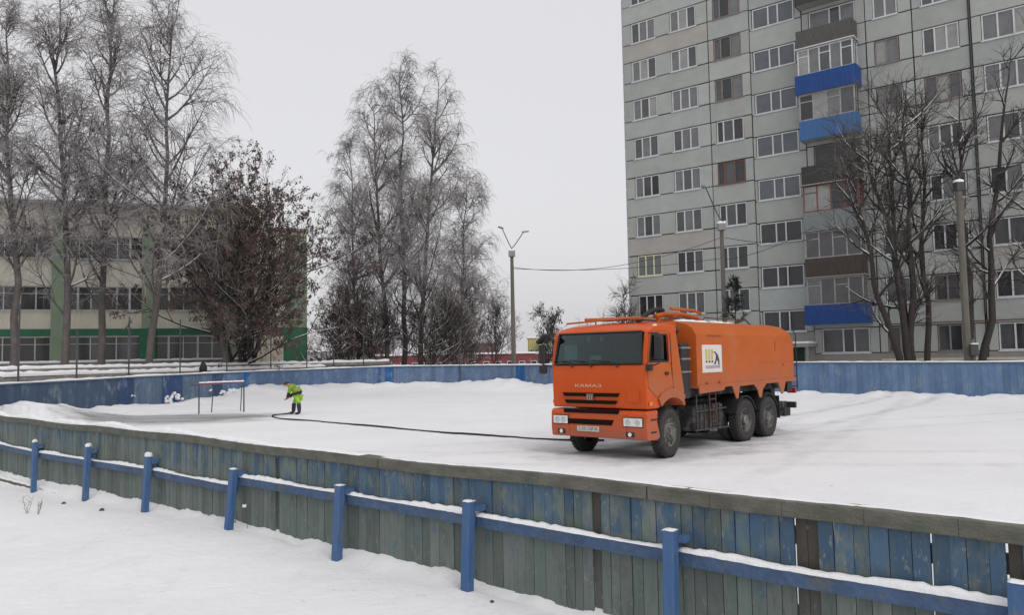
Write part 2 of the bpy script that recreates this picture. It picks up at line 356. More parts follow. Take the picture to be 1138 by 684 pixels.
    for a_ in ((TRK[0], TRK[1], TH, 1.02, -26, .8), (4.5, 16.2, TH + R(9), 1.02, -22, 4), (-1.5, 17, R(172), 1.0, -12, 10), (8, 22, R(-160), 1.0, -14, 12)): c = mix(math_('MULTIPLY', tracks(*a_), math_('MULTIPLY', brk, .6 if a_[0] == TRK[0] else .33)), c, (.40, .395, .395))
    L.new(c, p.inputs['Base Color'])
    L.new(rng(wet, 0, 1, .75, .28), p.inputs['Roughness']); p.inputs['Specular IOR Level'].default_value = .35
    b1 = N.nodes.new('ShaderNodeBump'); b1.inputs['Strength'].default_value = .5; b1.inputs['Distance'].default_value = .06; L.new(noise(5, 8), b1.inputs['Height'])
    b2 = N.nodes.new('ShaderNodeBump'); b2.inputs['Strength'].default_value = .35; b2.inputs['Distance'].default_value = .01; L.new(noise(60, 4), b2.inputs['Height']); L.new(b1.outputs[0], b2.inputs['Normal'])
    L.new(b2.outputs[0], p.inputs['Normal'])
    return m
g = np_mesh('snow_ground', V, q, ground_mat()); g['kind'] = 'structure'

# ------------------------------------------------------------------ apartment block
def pane_mat(name, col, rough=.12):
    return mat(name, col, rough, spec=.6, noise=.35, nscale=1.3)
PANES = [pane_mat('pane_dark', (.035, .037, .04)), pane_mat('pane_mid', (.085, .09, .095)), pane_mat('pane_sky_curtain', (.17, .175, .18), .3), pane_mat('pane_pale_sky_curtain', (.30, .30, .29), .35), pane_mat('pane_blue_grey', (.105, .12, .135), .08)]  # lighter panes put sky reflection into the colour; some also show curtains
M['core'] = mat('facade_joint', (.045, .043, .04), .9, noise=.3)
M['panel'] = mat('facade_panel', (1, 1, 1), .9, attr=True, noise=.18, nscale=.9, bump=.2, bscale=25, dirt=((.15, .148, .14), .8, .66))
M['woodold'] = mat('old_wood_frame', (.25, .22, .20), .8, noise=.4, nscale=5)
M['woodred'] = mat('red_brown_frame', (.20, .10, .075), .8, noise=.3, nscale=5)
M['cream_frame'] = mat('cream_frame', (.62, .60, .42), .6)
def window(parent, t0, t1, z0, z1, n, fm, panes, depth=-.10, fw=.07, split=None, sill=True, label=None):
    """frame (proud) with its pane child, facade local coords: x along, -y outward"""
    f = MB(); y0, y1 = depth + .0, depth + .08
    y0 = -.0 + .05; y1 = y0 + .07
    f.box((t0, y0, z0), (t1, y1, z0 + fw)); f.box((t0, y0, z1 - fw), (t1, y1, z1)); f.box((t0, y0 , z0 + fw), (t0 + fw, y1, z1 - fw)); f.box((t1 - fw, y0, z0 + fw), (t1, y1, z1 - fw))
    cuts = split or [k / n for k in range(1, n)]
    for c in cuts:
        x = t0 + (t1 - t0) * c; f.box((x - fw * .6, y0 - .003, z0 + fw), (x + fw * .6, y1, z1 - fw))
    if sill: f.box((t0 - .06, -.06, z0 - .06), (t1 + .06, y0 + .02, z0 - .004))
    fo = f.build('window', fm, parent, label=label)
    p = MB(); xs = [t0] + [t0 + (t1 - t0) * c for c in cuts] + [t1]
    for i in range(len(xs) - 1):
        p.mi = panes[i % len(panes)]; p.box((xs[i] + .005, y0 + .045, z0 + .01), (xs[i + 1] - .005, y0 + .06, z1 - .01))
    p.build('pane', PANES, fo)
    return fo
AP0 = at(702, 420, 56.0); AP0.z = .2
apt = thing('apartment_building', 'tall grey panel apartment block with rows of windows and one stack of mismatched balconies', 'building', (AP0.x, AP0.y, .0), math.atan2(-.623, .782))
LEN, NF = 46.0, 11
core = MB().box((0.02, .16, 0), (LEN - .02, 14, 33.4)); core.build('wall', M['core'], apt)
roof = MB().box((-.25, -.2, 33.41), (LEN + .25, 14.2, 33.7)); roof.box((-.2, -.15, 33.7), (LEN + .2, 14.15, 33.78)); roof.build('roof', M['concrete'], apt)
WC = {}   # column definitions: section bounds, windows (t0,t1,n)
secs = [(0, 6.55, [(.72, 2.62, 3), (3.78, 5.7, 3)]), (6.55, 9.4, [(6.95, 8.8, 3)]), (12.75, 16.45, [(13.2, 15.9, 3)]), (16.45, 18.95, [(16.9, 18.2, 2)]),
        (18.95, 21.75, [(19.45, 21.25, 3)]), (21.85, 25.4, [(22.35, 24.6, 3)]), (25.4, 31.5, [(26.0, 27.9, 3), (29.0, 30.9, 2)]), (31.5, 38, [(32.2, 34.2, 3), (35.3, 37.2, 3)]), (38, LEN, [(38.8, 40.8, 3), (42.3, 44.3, 3)])]
pan = MB(); rnd = random.Random(3)
def pcol(base=(.375, .39, .37)):
    k = rnd.uniform(.90, 1.07); r = rnd.random()
    if r < .08: b = (.40, .385, .355)
    elif r < .30: b = (.365, .39, .378)
    else: b = base
    return tuple(c * k for c in b)
def pbox(a, b):
    pan.col = pcol(); g_ = rnd.uniform(.024, .045); pan.box((a[0] + g_, a[1], a[2] + g_), (b[0] - g_, b[1], b[2] - g_))
ZC = [2.75 + 2.8 * k for k in range(NF)]
for (a, b, ws) in secs:
    for k, zc in enumerate(ZC):
        zl, zh = zc - .75, zc + .75
        pbox((a, 0, zh), (b, .2, zc + 2.8 - .75))
        if k == 0: pan.col = (.27, .26, .24); pan.box((a + .0, -.02, 0), (b - .0, .2, zl - .02))
        xs = [a] + [v for w_ in ws for v in (w_[0], w_[1])] + [b]
        for i in range(0, len(xs), 2): pbox((xs[i], 0, zl), (xs[i + 1], .2, zh))
# stairwell column with windows half a storey off
D0, D1 = 9.4, 12.75
for k in range(NF):
    zc = 4.05 + 2.8 * k; pbox((D0, 0, zc - .68), (9.6, .2, zc + .68)); pbox((12.3, 0, zc - .68), (D1, .2, zc + .68)); pbox((D0, 0, zc + .68), (D1, .2, zc + 2.8 - .68))
pan.col = (.29, .29, .28); pan.box((D0, 0.01, 2.4), (D1, .2, 4.05 - .70)); pan.box((D0, .01, 0), (9.9, .2, 2.38)); pan.box((12.1, .01, 0), (D1, .2, 2.38))
pan.box((LEN - .001, 0.05, 0.1), (LEN + .15, 13.9, 33.3))
for k in range(12):      # gable end panels
    for j in range(3): pan.col = pcol(); pan.box((-.14, .2 + j * 4.6, k * 2.8 + .03), (.015, .2 + j * 4.6 + 4.55, k * 2.8 + 2.77))
pan.build('facade_panels', M['panel'], apt)
for (a, b, ws) in secs:
    for ci, (t0, t1, n) in enumerate(ws):
        if t0 > 34: continue
        for k, zc in enumerate(ZC):
            up = k / NF
            r = rnd.random(); fm = M['white']; pn = [rnd.choice([2, 2, 1, 3] if up > .42 else [0, 1, 1, 2 if up > .2 else 0]) for _ in range(3)]; sp = None; lab = None  # upper rows draw paler panes: sky reflection set by colour
            if abs(t0 - 6.95) < .1:
                sp = [.25, .62]; fm = M['woodold'] if k in (8, 7, 6, 9) else (M['woodred'] if k == 4 else M['white']); pn = [0, 1, 0] if k < 6 else [1, 0, 2]
                if k == 4: lab = 'old window with red-brown frame'
            if abs(t0 - .72) < .1 and k == 2: fm = M['cream_frame']; pn = [2, 2, 2]; lab = 'window with pale yellow frame'
            if abs(t0 - 13.2) < .1: sp = [.45, .68]; pn = [rnd.choice([0, 1]) for _ in range(3)] if k < 6 else [2, 1, 2]; fm = M['white'] if k != 4 else M['woodold']
            if t0 > 16 and k < 7 and rnd.random() < .25: fm = M['woodold']
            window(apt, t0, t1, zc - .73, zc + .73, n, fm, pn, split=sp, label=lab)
for k in range(NF - 1):
    zc = 4.05 + 2.8 * k; window(apt, 9.62, 12.28, zc - .66, zc + .66, 3, M['white'], [4 if k > 2 else 0] * 3, split=[.39, .62])
# entrance under the stairwell
M['greendoor'] = mat('green_door', (.015, .055, .04), .6, noise=.3)
e = MB().box((9.95, .06, .3), (12.05, .12, 2.36)); e.build('door', M['greendoor'], apt)
c = MB().box((9.2, -1.6, 2.42), (12.9, -.005, 2.6)); c.box((9.3, -1.5, .25), (9.42, -1.38, 2.42)); c.box((12.7, -1.5, .25), (12.82, -1.38, 2.42)); cp = c.build('canopy', M['concrete'], apt)
MB().box((9.2, -1.6, 2.603), (12.9, -.01, 2.75)).build('snow', M['snow'], cp, bevel=.05)
gp = MB().tube([(16.5, -.1, 3.62), (LEN, -.1, 3.62)], .035, 6); gp.tube([(21.8, -.1, .3), (21.8, -.1, 3.6)], .03, 6); gp.build('gas_pipe', M['rust'], apt)
MB().box((16.5, -.14, 1.52), (LEN, -.025, 1.66)).build('plinth_ledge', mat('ledge', (.50, .46, .38), .9, noise=.2), apt)
MB().tube([(21.8, -.06, 4), (21.8, -.06, 33)], .04, 6).build('drain_pipe', M['steel'], apt)
# balconies: parapet + optional glazing per floor
bl = {'blue': (.016, .065, .24), 'lblue': (.055, .14, .32), 'dark': (.05, .048, .045), 'brown': (.10, .095, .085), 'teal': (.20, .225, .225), 'rust': (.075, .055, .05), 'grey': (.18, .175, .165)}
for k_ in list(bl): bl[k_] = mat('balcony_' + k_, bl[k_], .7, noise=.45 if k_ in ('dark', 'brown', 'rust') else .2, nscale=6 if k_ in ('dark', 'brown') else 3, stretch=(2, 1, .5))
bal = [(0, 'blue', 'old'), (1, 'rust', 'old'), (2, 'teal', 'brownglaze'), (3, 'dark', None), (4, 'lblue', 'old'), (5, 'blue', 'white'), (6, 'brown', None), (7, 'dark', None), (8, 'grey', 'white'), (9, 'teal', None)]
for k, cname, gl in bal:
    zb = ZC[k] + 1.08                     # slab of the next floor up
    y = -.95; x0, x1 = 12.72, 15.95
    lab = {'blue': 'bright blue metal balcony', 'lblue': 'pale blue boarded balcony', 'rust': 'dark brown weathered balcony', 'dark': 'dark weathered balcony', 'teal': 'pale teal balcony below brown glazing', 'brown': 'dark patterned openwork balcony', 'grey': 'grey balcony'}[cname]
    s_ = MB().box((x0, y, zb - .1), (x1, -.01, zb)); bo = s_.build('balcony', M['concrete'], apt, label=lab)
    p = MB(); hh = 1.05
    ox = .12 if cname == 'blue' else 0
    p.box((x0 - ox, y - .05 - ox, zb - .12), (x1 + ox, y + .0 - ox, zb + hh)); p.box((x0 - ox - .04, y + .0 - ox, zb - .12), (x0 - ox, -.01, zb + hh)); p.box((x1 + ox, y - ox, zb - .12), (x1 + ox + .04, -.01, zb + hh))
    p.build('parapet', bl[cname], bo)
    if cname in ('blue', 'lblue'):       # profiled sheet ribs
        rb = MB(); q_ = x0
        while q_ < x1: rb.box((q_, y - .07 - ox, zb - .1), (q_ + .06, y - .052 - ox, zb + hh - .02)); q_ += .25
        rb.build('sheet_rib', bl[cname], bo)
    zt = zb + 2.68
    if gl:
        gm = {'old': mat('grey_white_frame_%d' % k, (.38, .37, .36), .8, noise=.4, nscale=5), 'wood': M['woodred'], 'brownglaze': M['woodred'], 'white': M['white']}[gl]
        gg = MB(); n = 5 if gl == 'white' else 4
        yy = y + .0
        gg.box((x0, yy, zt - .1), (x1, yy + .06, zt)); gg.box((x0, yy, zb + hh), (x1, yy + .06, zb + hh + .08))
        for i in range(n + 1):
            x = x0 + (x1 - x0 - .08) * i / n; gg.box((x, yy - .002, zb + hh + .08), (x + .08, yy + .06, zt - .1))
            if i < n and i % 2 == 0: gg.box((x + .08, yy, zt - .5), (x + (x1 - x0 - .08) / n, yy + .05, zt - .44))
        for xx in (x0, x1 - .06): gg.box((xx, -.1, zb + hh), (xx + .06, -.02, zt)); gg.box((xx, yy + .06, zt - .08), (xx + .06, -.1, zt)); gg.box((xx, yy + .4, zb + hh), (xx + .06, yy + .46, zt))
        go = gg.build('glazing_frame', gm, bo)
        gp_ = MB()
        for i in range(n):
            gp_.mi = {'old': rnd.choice([0, 1, 1, 2, 3]), 'wood': rnd.choice([0, 1]), 'brownglaze': 3 if i < 2 else 0, 'white': rnd.choice([2, 3, 1])}[gl]
            xa = x0 + .08 + (x1 - x0 - .08) * i / n; gp_.box((xa, yy + .02, zb + hh + .05), (xa + (x1 - x0 - .08) / n - .08, yy + .035, zt - .05))
        gp_.build('balcony_pane', PANES, bo)
        r_ = MB().box((x0 - .12, y - .16, zt), (x1 + .12, -.01, zt + .06)); r_.build('balcony_roof', M['white'] if gl == 'white' else M['concrete'], bo)

# ------------------------------------------------------------------ school on the left
sp0 = at(0, 404, 49.0); school = thing('school_building', 'long cream three storey school with green bands and pilasters behind the birches', 'building', (sp0.x, sp0.y, .0), math.atan2(.322, .947))
M['cream'] = mat('cream_render', (.58, .55, .46), .9, noise=.25, nscale=.7, bump=.2, dirt=((.30, .24, .19), .9, .6))
M['green'] = mat('green_paint', (.03, .135, .075), .75, noise=.25, nscale=2)
M['fgreen'] = mat('faded_green_pilaster', (.23, .28, .19), .85, noise=.35, nscale=1.2, col2=(.16, .23, .16), dirt=((.36, .42, .2), 1.0, .6))
def sz(x, y, back=0): # height of pixel on the school front
    k0 = ray(x, y); k = k0.x / k0.y; t = (k * (sp0.y + back) - sp0.x) / (.947 - .322 * k); return t, CAMZ + k0.z / k0.y * (sp0.y + back + .322 * t)
zr = sz(60, 227.)[1]; w3 = (sz(120, 277)[1], sz(120, 262)[1]); rows_ = [(sz(120, 401)[1], sz(120, 374)[1]), (sz(120, 345)[1], sz(120, 318.5)[1]), (sz(120, 288)[1], sz(120, 262.5)[1])]
gb = (sz(120, 373.5)[1], sz(120, 365.5)[1])
TE = sz(283, 390)[0]; TS = -24.0
wl = MB(); wl.box((TS, .5, 0), (TE, 12, zr)); wl.build('wall', M['cream'], school)
pil = [-12.3, -7.2, -2.1, 3.06, 8.3, 13.5]
bay_w = []
sp_ = MB(); gbm = MB()
zlev = [0] + [v for r_ in rows_ for v in r_] + [zr]
for i in range(0, len(zlev), 2): sp_.box((TS, .2, zlev[i]), (TE, .51, zlev[i + 1] - (.0 if i else .0)))
sp_.build('spandrel', M['cream'], school)
gbm.box((TS, .17, gb[0]), (TE, .2, gb[1])); gbm.build('green_band', M['green'], school)
for i, t in enumerate(pil):
    p_ = MB().box((t - .36, .08, 0), (t + .36, .5, zr - .9)); p_.build('pilaster', M['green'] if i == 4 and False else M['fgreen'], school)
MB().box((8.3 - .5, .05, 0), (8.3 + .5, .078, gb[1])).build('green_panel', M['green'], school)
edges = [TS] + [v for t in pil for v in (t - .36, t + .36)] + [TE]
for i in range(0, len(edges), 2):
    a, b = edges[i], edges[i + 1]
    if b - a < .6: continue
    n = max(2, int(round((b - a) / .82)))
    for (z0, z1) in rows_:
        f = MB(); fw = .06
        f.box((a, .3, z0), (b, .38, z0 + fw)); f.box((a, .3, z1 - fw), (b, .38, z1)); f.box((a, .298, z0 + (z1 - z0) * .68), (b, .36, z0 + (z1 - z0) * .68 + .035))
        for k in range(n + 1):
            x = a + (b - a) * k / n; f.box((x - .035 - (.03 if k % 2 else 0), .297, z0), (x + .035 + (.03 if k % 2 else 0), .38, z1))
        f.box((a, .1, z0 - .05), (b, .3, z0 - .003))
        fo = f.build('window', M['woodold'] if False else mat('school_frame_%d' % i, (.42, .42, .42), .7), school)
        p_ = MB()
        for k in range(n):
            p_.mi = rnd.choice([0, 0, 0, 1]); x = a + (b - a) * k / n; p_.box((x + .01, .34, z0 + .01), (x + (b - a) / n - .01, .352, z1 - .01))
        p_.build('pane', PANES, fo)
rf = MB().box((TS - .3, -.15, zr), (TE + .3, 12.2, zr + .22)); ro_ = rf.build('roof', mat('roof_edge', (.24, .24, .23), .8), school)
MB().box((TS - .3, -.12, zr + .223), (TE + .3, 12.2, zr + .30)).build('snow', M['snow'], ro_)
# set back stair wing at the right end
B2 = 5.0
def wz(x, y): return sz(x, y, B2 / .947)
tL = TE + .01; tR = wz(367, 390)[0]; zr2 = wz(350, 258)[1]; zg = wz(325, 364)[1]
wg = MB().box((tL, B2, 0), (tR, B2 + 7, zr2)); wo = wg.build('stair_wing', M['cream'], school)
tg = wz(343, 390)[0]; MB().box((tg, B2 - .05, zg), (tR - .02, B2 - .003, zr2 - .3)).build('green_column', M['fgreen'], wo)
ta, tb = wz(309, 390)[0], wz(341, 390)[0]; zp = wz(325, 371)[1]
gm_ = MB().box((tL, B2 - .06, 0), (ta, B2 - .004, zg)); gm_.box((tb, B2 - .06, 0), (tR - .01, B2 - .0045, zg - .004)); gm_.box((ta, B2 - .06, zp), (tb, B2 - .004, zg)); gm_.build('green_base', M['green'], wo)
MB().box((ta, B2 - .055, 0), (tb, B2 - .01, zp)).build('cream_panel', mat('cream_panel', (.50, .46, .38), .9, noise=.2, dirt=((.3, .25, .2), 2.5, .55)), wo)
MB().box((tL, B2 - .15, zr2), (tR + .15, B2 + 7, zr2 + .2)).build('wing_roof', M['concrete'], wo)

# ------------------------------------------------------------------ wooden boards
def plank_mat(name, grey, green, blue, bluelo, attrw=1.0):
    m = bpy.data.materials.new(name); m.use_nodes = True; N = m.node_tree; L = N.links; p = N.nodes['Principled BSDF']; p.inputs['Roughness'].default_value = .85; p.inputs['Specular IOR Level'].default_value = .25
    tc = N.nodes.new('ShaderNodeTexCoord'); at_ = N.nodes.new('ShaderNodeVertexColor'); at_.layer_name = 'Col'; sp = N.nodes.new('ShaderNodeSeparateColor'); L.new(at_.outputs[0], sp.inputs[0])
    def noise(sc, st, det=8, off=None):
        mp = N.nodes.new('ShaderNodeMapping'); mp.inputs['Scale'].default_value = st; L.new(tc.outputs['Object'], mp.inputs[0])
        if off: mp.inputs['Location'].default_value = off
        t = N.nodes.new('ShaderNodeTexNoise'); t.inputs['Scale'].default_value = sc; t.inputs['Detail'].default_value = det; t.inputs['Roughness'].default_value = .68; L.new(mp.outputs[0], t.inputs[0]); return t.outputs[0]
    def rng(src, a, b, c=0., d=1.):
        r = N.nodes.new('ShaderNodeMapRange'); r.inputs[1].default_value = a; r.inputs[2].default_value = b; r.inputs[3].default_value = c; r.inputs[4].default_value = d; L.new(src, r.inputs[0]); return r.outputs[0]
    def M_(op, a, b):
        x = N.nodes.new('ShaderNodeMath'); x.operation = op
        for i, v in enumerate((a, b)):
            if isinstance(v, (int, float)): x.inputs[i].default_value = v
            else: L.new(v, x.inputs[i])
        return x.outputs[0]
    def mix(f, a, b, t='MIX'):
        x = N.nodes.new('ShaderNodeMix'); x.data_type = 'RGBA'; x.blend_type = t
        if isinstance(f, float): x.inputs[0].default_value = f
        else: L.new(f, x.inputs[0])
        for i, v in ((6, a), (7, b)):
            if isinstance(v, tuple): x.inputs[i].default_value = (*v, 1)
            else: L.new(v, x.inputs[i])
        return x.outputs[2]
    st = (1, 1, .22)
    c = mix(rng(noise(5, st), .38, .62), grey, green)
    c = mix(rng(sp.outputs[0], -.25, -.05, 1., 0.), c, (.085, .074, .064))
    # R of the attribute = how much blue paint is left on that board, G = tone, B = height share
    n = noise(7, (1, 1, .45), off=(3, 1, 2)); f = M_('ADD', M_('MULTIPLY', rng(n, .3, .7), .9), M_('SUBTRACT', sp.outputs[0], .9))
    c = mix(rng(f, .0, .35), c, blue); c = mix(rng(noise(14, st, off=(5, 5, 5)), .5, .68, 0, .55), c, bluelo)
    tone = rng(sp.outputs[1], 0, 1, .80, 1.25); cc = N.nodes.new('ShaderNodeCombineColor')
    for i in range(3): L.new(tone, cc.inputs[i])
    c = mix(1.0, c, cc.outputs[0], 'MULTIPLY')
    c = mix(rng(noise(40, (1, 1, .12)), .56, .72, 0, .6), c, (.035, .035, .033)); c = mix(rng(noise(22, (1, 1, .5), off=(9, 1, 4)), .60, .66, 0, .75), c, (.22, .23, .215)); c = mix(rng(noise(3, (1, 1, .7), off=(2, 7, 4)), .55, .75, 0, .6), c, (.06, .062, .056))
    L.new(c, p.inputs['Base Color']); b = N.nodes.new('ShaderNodeBump'); b.inputs['Strength'].default_value = .6; b.inputs['Distance'].default_value = .01; L.new(noise(45, (1, 1, .1)), b.inputs['Height']); L.new(b.outputs[0], p.inputs['Normal'])
    return m
PL = plank_mat('weathered_planks', (.145, .165, .155), (.10, .135, .12), (.058, .105, .165), (.10, .122, .125))
CAPM = mat('weathered_cap_board', (.155, .152, .125), .9, noise=.5, nscale=4, bump=.5, bscale=30, stretch=(1, 1, 2), dirt=((.055, .11, .08), 2.2, .53))
RAIL = mat('blue_rail', (.065, .115, .215), .7, noise=.45, nscale=5, bump=.4, dirt=((.10, .11, .105), 4, .54))

def snow_strip(mb, pts, width, hfun, jit=.012, seed=1, step=.07):
    """a soft ridge of snow on top of a rail running through pts"""
    rr = random.Random(seed); P = [Vector(p) for p in pts]; rings = []
    for a, b in zip(P[:-1], P[1:]):
        L = (b - a).length; k = max(1, int(L / step)); d = (b - a).normalized(); sd = d.cross(Vector((0, 0, 1))).normalized()
        for i in range(k + (b is P[-1])):
            c = a + d * (L * i / k); h = hfun(c)
            rings.append((c, sd, h * (.75 + .5 * rr.random()), rr.uniform(-jit, jit)))
    prof = [(-.5, 0), (-.47, .55), (-.3, .9), (0, 1), (.3, .9), (.47, .55), (.5, 0)]; vs = []; n = len(prof)
    for c, sd, h, j in rings:
        for u, v in prof: vs.append(c + sd * (u * width + j * (1 if abs(u) > .2 else 0) * (1 - v * .3)) + Vector((0, 0, max(.002, v * h))))
    fs = [(i * n + k, i * n + k + 1, (i + 1) * n + k + 1, (i + 1) * n + k) for i in range(len(rings) - 1) for k in range(n - 1)]
    fs += [list(range(n))[::-1], [(len(rings) - 1) * n + k for k in range(n)]]
    mb.add(vs, fs)

nf = thing('wooden_fence', 'long low wooden rink fence in the foreground, weathered grey green planks with peeling blue paint', 'fence', rw(0, 0), math.atan2(RU[1], RU[0]))
# local frame: x along the fence (away), y toward the viewer's side: local +y is the left of u
# rotate so that local y = (-RU.y, RU.x) = (-.665,-.747): outside (camera) side
TOPZ = 1.05
def capz(s): return TOPZ + .012 * math.sin(s * .7) + .01 * math.sin(s * 1.9 + 1)
S0, S1 = -4.0, 21.0
pk = MB(); s = S0; rp = random.Random(11)
while s < S1:
    wdt = rp.uniform(.085, .14); gap = rp.uniform(.003, .007) if rp.random() > .03 else .009
    top = capz(s) - .005; tone = rp.random() ** .8; blue = .38 + .34 * rp.random() + (.10 if s < 9 else -.10) + .12 * math.sin(s * 1.3 + 1)
    yo = rp.uniform(-.004, .004); bot = -.75; old = any(abs(s - q) < .06 for q in (1.24, .0, 3.05, 7.9))
    if old: tone, blue, wdt, yo = .0, -.4, .085, -.018
    zs = [bot, .1, .35, .55, .66, .80, top]; vs = []
    lean = rp.uniform(-.006, .006)
    for z in zs:
        hb = blue * (.30 if z < .3 else .42 if z < .56 else 1.05 if z > .64 else .7)
        pk.col = (hb, tone, z)
        b0 = len(pk.v); 
        for (x, y) in ((s, yo), (s + wdt - gap, yo), (s + wdt - gap, yo + .025), (s, yo + .025)):
            pk.v.append((x + lean * z, y, z)); pk.c.append(pk.col)
        if z != bot:
            for k in range(4): pk.f.append([b0 - 4 + k, b0 - 4 + (k + 1) % 4, b0 + (k + 1) % 4, b0 + k]); pk.m.append(0)
        else: pk.f.append([b0, b0 + 3, b0 + 2, b0 + 1]); pk.m.append(0)
    pk.f.append([b0, b0 + 1, b0 + 2, b0 + 3]); pk.m.append(0)
    s += wdt
pk.build('plank_panel', PL, nf)
# inner uprights seen through the gaps and the dark posts in the row
up = MB(); 
for s in np.arange(-3, 21, 2.9): up.box((s, -.12, -.3), (s + .12, -.01, 1.0))
up.box((S0, -.06, .75), (S1, -.012, .87)); up.box((S0, -.06, .2), (S1, -.012, .32)); up.build('back_framing', CAPM, nf)
cp = MB(); s = S0 ; jr = random.Random(5); joints = []
while s < S1:
    e_ = min(s + jr.uniform(2.6, 3.6), S1); k = 6
    for i in range(k):
        a = s + (e_ - s) * i / k; b = s + (e_ - s) * (i + 1) / k
        if i == k - 1: b -= .012
        za, zb = capz(a), capz(b); y0, y1 = -.10, .062 + (.004 if len(joints) % 2 else 0)
        vs = [(a, y0, za - .11), (b, y0, zb - .11), (b, y1, zb - .11), (a, y1, za - .11), (a, y0, za), (b, y0, zb), (b, y1, zb), (a, y1, za)]
        cp.add(vs, [(0, 3, 2, 1), (4, 5, 6, 7), (0, 1, 5, 4), (1, 2, 6, 5), (2, 3, 7, 6), (3, 0, 4, 7)])
    joints.append(e_); s = e_
cap = cp.build('cap_rail', CAPM, nf, bevel=.006)
sn = MB(); snow_strip(sn, [(x, -.02, capz(x) - .002) for x in np.arange(6.3, S1, .4)], .15, lambda c: .004 + .050 * min(1, max(0, (c.x - 6.3) / 5)) ** .8 * (1 + .5 * math.sin(c.x * 3)), seed=3); sn.build('snow', M['snow'], cap, smooth=True)
sn = MB(); snow_strip(sn, [(x, -.05, capz(x) - .002) for x in np.arange(S0, 6.4, .4)], .09, lambda c: .006 + .003 * math.sin(c.x * 5), seed=9); sn.build('snow', M['snow'], cap, smooth=True)

def on_n(x, y, n):        # where the sight line meets the vertical plane standing n metres off the boards
    d = ray(x, y); k = (n + RO[0] * RN[0] + RO[1] * RN[1]) / (d.x * RN[0] + d.y * RN[1]); P = Vector((0, 0, CAMZ)) + d * k
    s_, n_ = rs(P.x, P.y); return s_, P.z
for pts_, lim in ((((0, 494), (40, 503), (90, 510.5), (165, 522), (252, 539.5), (262, 541)), (8.95, 21)), (((262, 530), (372, 548), (516, 572), (640, 594), (736, 610), (850, 631.5), (985, 653), (1120, 675)), (-4, 9.0))):
    sz_ = sorted(on_n(x, y, -.105) for x, y in pts_); xs = [p[0] for p in sz_]; zs = [p[1] for p in sz_]
    kf = np.polyfit(xs, zs, 2 if len(xs) > 6 else 1); X = list(np.arange(max(lim[0], -4), lim[1], .5)) + [lim[1]]
    rz = lambda x: float(np.interp(x, xs, zs)) if xs[0] <= x <= xs[-1] else (zs[-1] if x > xs[-1] else zs[0])
    rl = MB()
    for a, b in zip(X[:-1], X[1:]):
        za, zb = rz(a), rz(b); y0, y1 = .034, .105
        rl.add([(a, y0, za - .10), (b, y0, zb - .10), (b, y1, zb - .10), (a, y1, za - .10), (a, y0, za), (b, y0, zb), (b, y1, zb), (a, y1, za)], [(0, 3, 2, 1), (4, 5, 6, 7), (0, 1, 5, 4), (1, 2, 6, 5), (2, 3, 7, 6), (3, 0, 4, 7)])
    ro = rl.build('rail', RAIL, nf)
    sn = MB(); snow_strip(sn, [(x, .072, rz(x) - .002) for x in X], .075, lambda c: .034 + .012 * math.sin(c.x * 1.7) + .010 * math.sin(c.x * 4.1), seed=5, jit=.009, step=.05); sn.build('snow', M['snow'], ro, smooth=True)
lb = MB(); A_ = on_n(0, 532, -.12); B_ = on_n(62, 548, -.12); lb.beam((A_[0] + 2, .085, A_[1] - .05), (B_[0], .085, B_[1] - .05), .09, .10); lo = lb.build('skirting_beam', CAPM, nf)
sn = MB(); snow_strip(sn, [(A_[0] + 2, .085, A_[1] - .004), (B_[0], .085, B_[1] - .004)], .10, lambda c: .05, seed=8, step=.1); sn.build('snow', M['snow'], lo, smooth=True)
for i, (x0, y0, x1, y1) in enumerate([(1133, 700, 1131, 648), (745, 700, 745, 590), (518, 657, 521, 558), (373, 624, 378, 540), (252, 587, 260, 522), (160, 569, 165, 508), (94, 558, 98, 497), (37, 548, 39, 492), (-12, 540, -10, 484)]):
    yb, yt = .25, .165; s_, zb_ = on_n(x0, y0, -yb); s1_, tz = on_n(x1, y1, -yt); zb_ = min(zb_, -.1)
    b = MB(); b.beam((s_, yb, zb_ - .25), (s1_, yt, tz), .10, .085, up=(0, 1, 0))
    po = b.build('brace_post', M['bluepost'], nf, bevel=.008)
    a = MB(); a.box((s1_ - .03, .037, tz - .20), (s1_ + .03, yt - .045, tz - .12)); a.box((s1_ - .11, .037, tz - .085), (s1_ - .055, .15, tz - .035)); a.build('bracket', M['bluepost'], po)
    sn = MB(); snow_strip(sn, [(s1_ - .045, yt, tz + .0), (s1_ + .045, yt, tz + .0)], .085, lambda c: .06 if i > 4 else .014, seed=i, step=.02); sn.build('snow', M['snow'], po, smooth=True)

# far boards
ff = thing('board_fence', 'faded blue rink boards with snow capped top curving round the far end of the ice', 'fence', rw(0, 32))
bluepan = MB(); rp = random.Random(4); FMAT = mat('faded_blue_boards', (1, 1, 1), .8, attr=True, noise=.30, nscale=2.2, bump=.4, bscale=14, stretch=(1, 1, .6), dirt=((.19, .23, .26), 2.2, .54))
plen = 0; cols = {}
def fcol(px, x):
    if px is None: return (.10, .17, .27)
    for a, b, c in ((131, 152, (.035, .07, .16)), (182, 203, (.035, .075, .19)), (236, 248, (.04, .075, .16)), (271, 279, (.02, .13, .36)), (420, 427, (.035, .11, .27)), (428, 438, (.02, .11, .30)), (576, 585, (.018, .11, .30))):
        if a <= px <= b: return c
    k = rp.uniform(.85, 1.12)
    if px < 131: c = (.065, .105, .175)
    elif px < 236: c = (.11, .165, .25)
    elif px < 420: c = (.11, .18, .31)
    elif px < 620: c = (.13, .20, .32)
    else: c = (.125, .21, .35)
    return tuple(v * k for v in c)
fpd = densify([FPATH[0]] + smooth(FPATH[1:], 2), .25)
fz = np.interp(np.linspace(0, 1, len(fpd)), np.linspace(0, 1, len(FT)), FT)
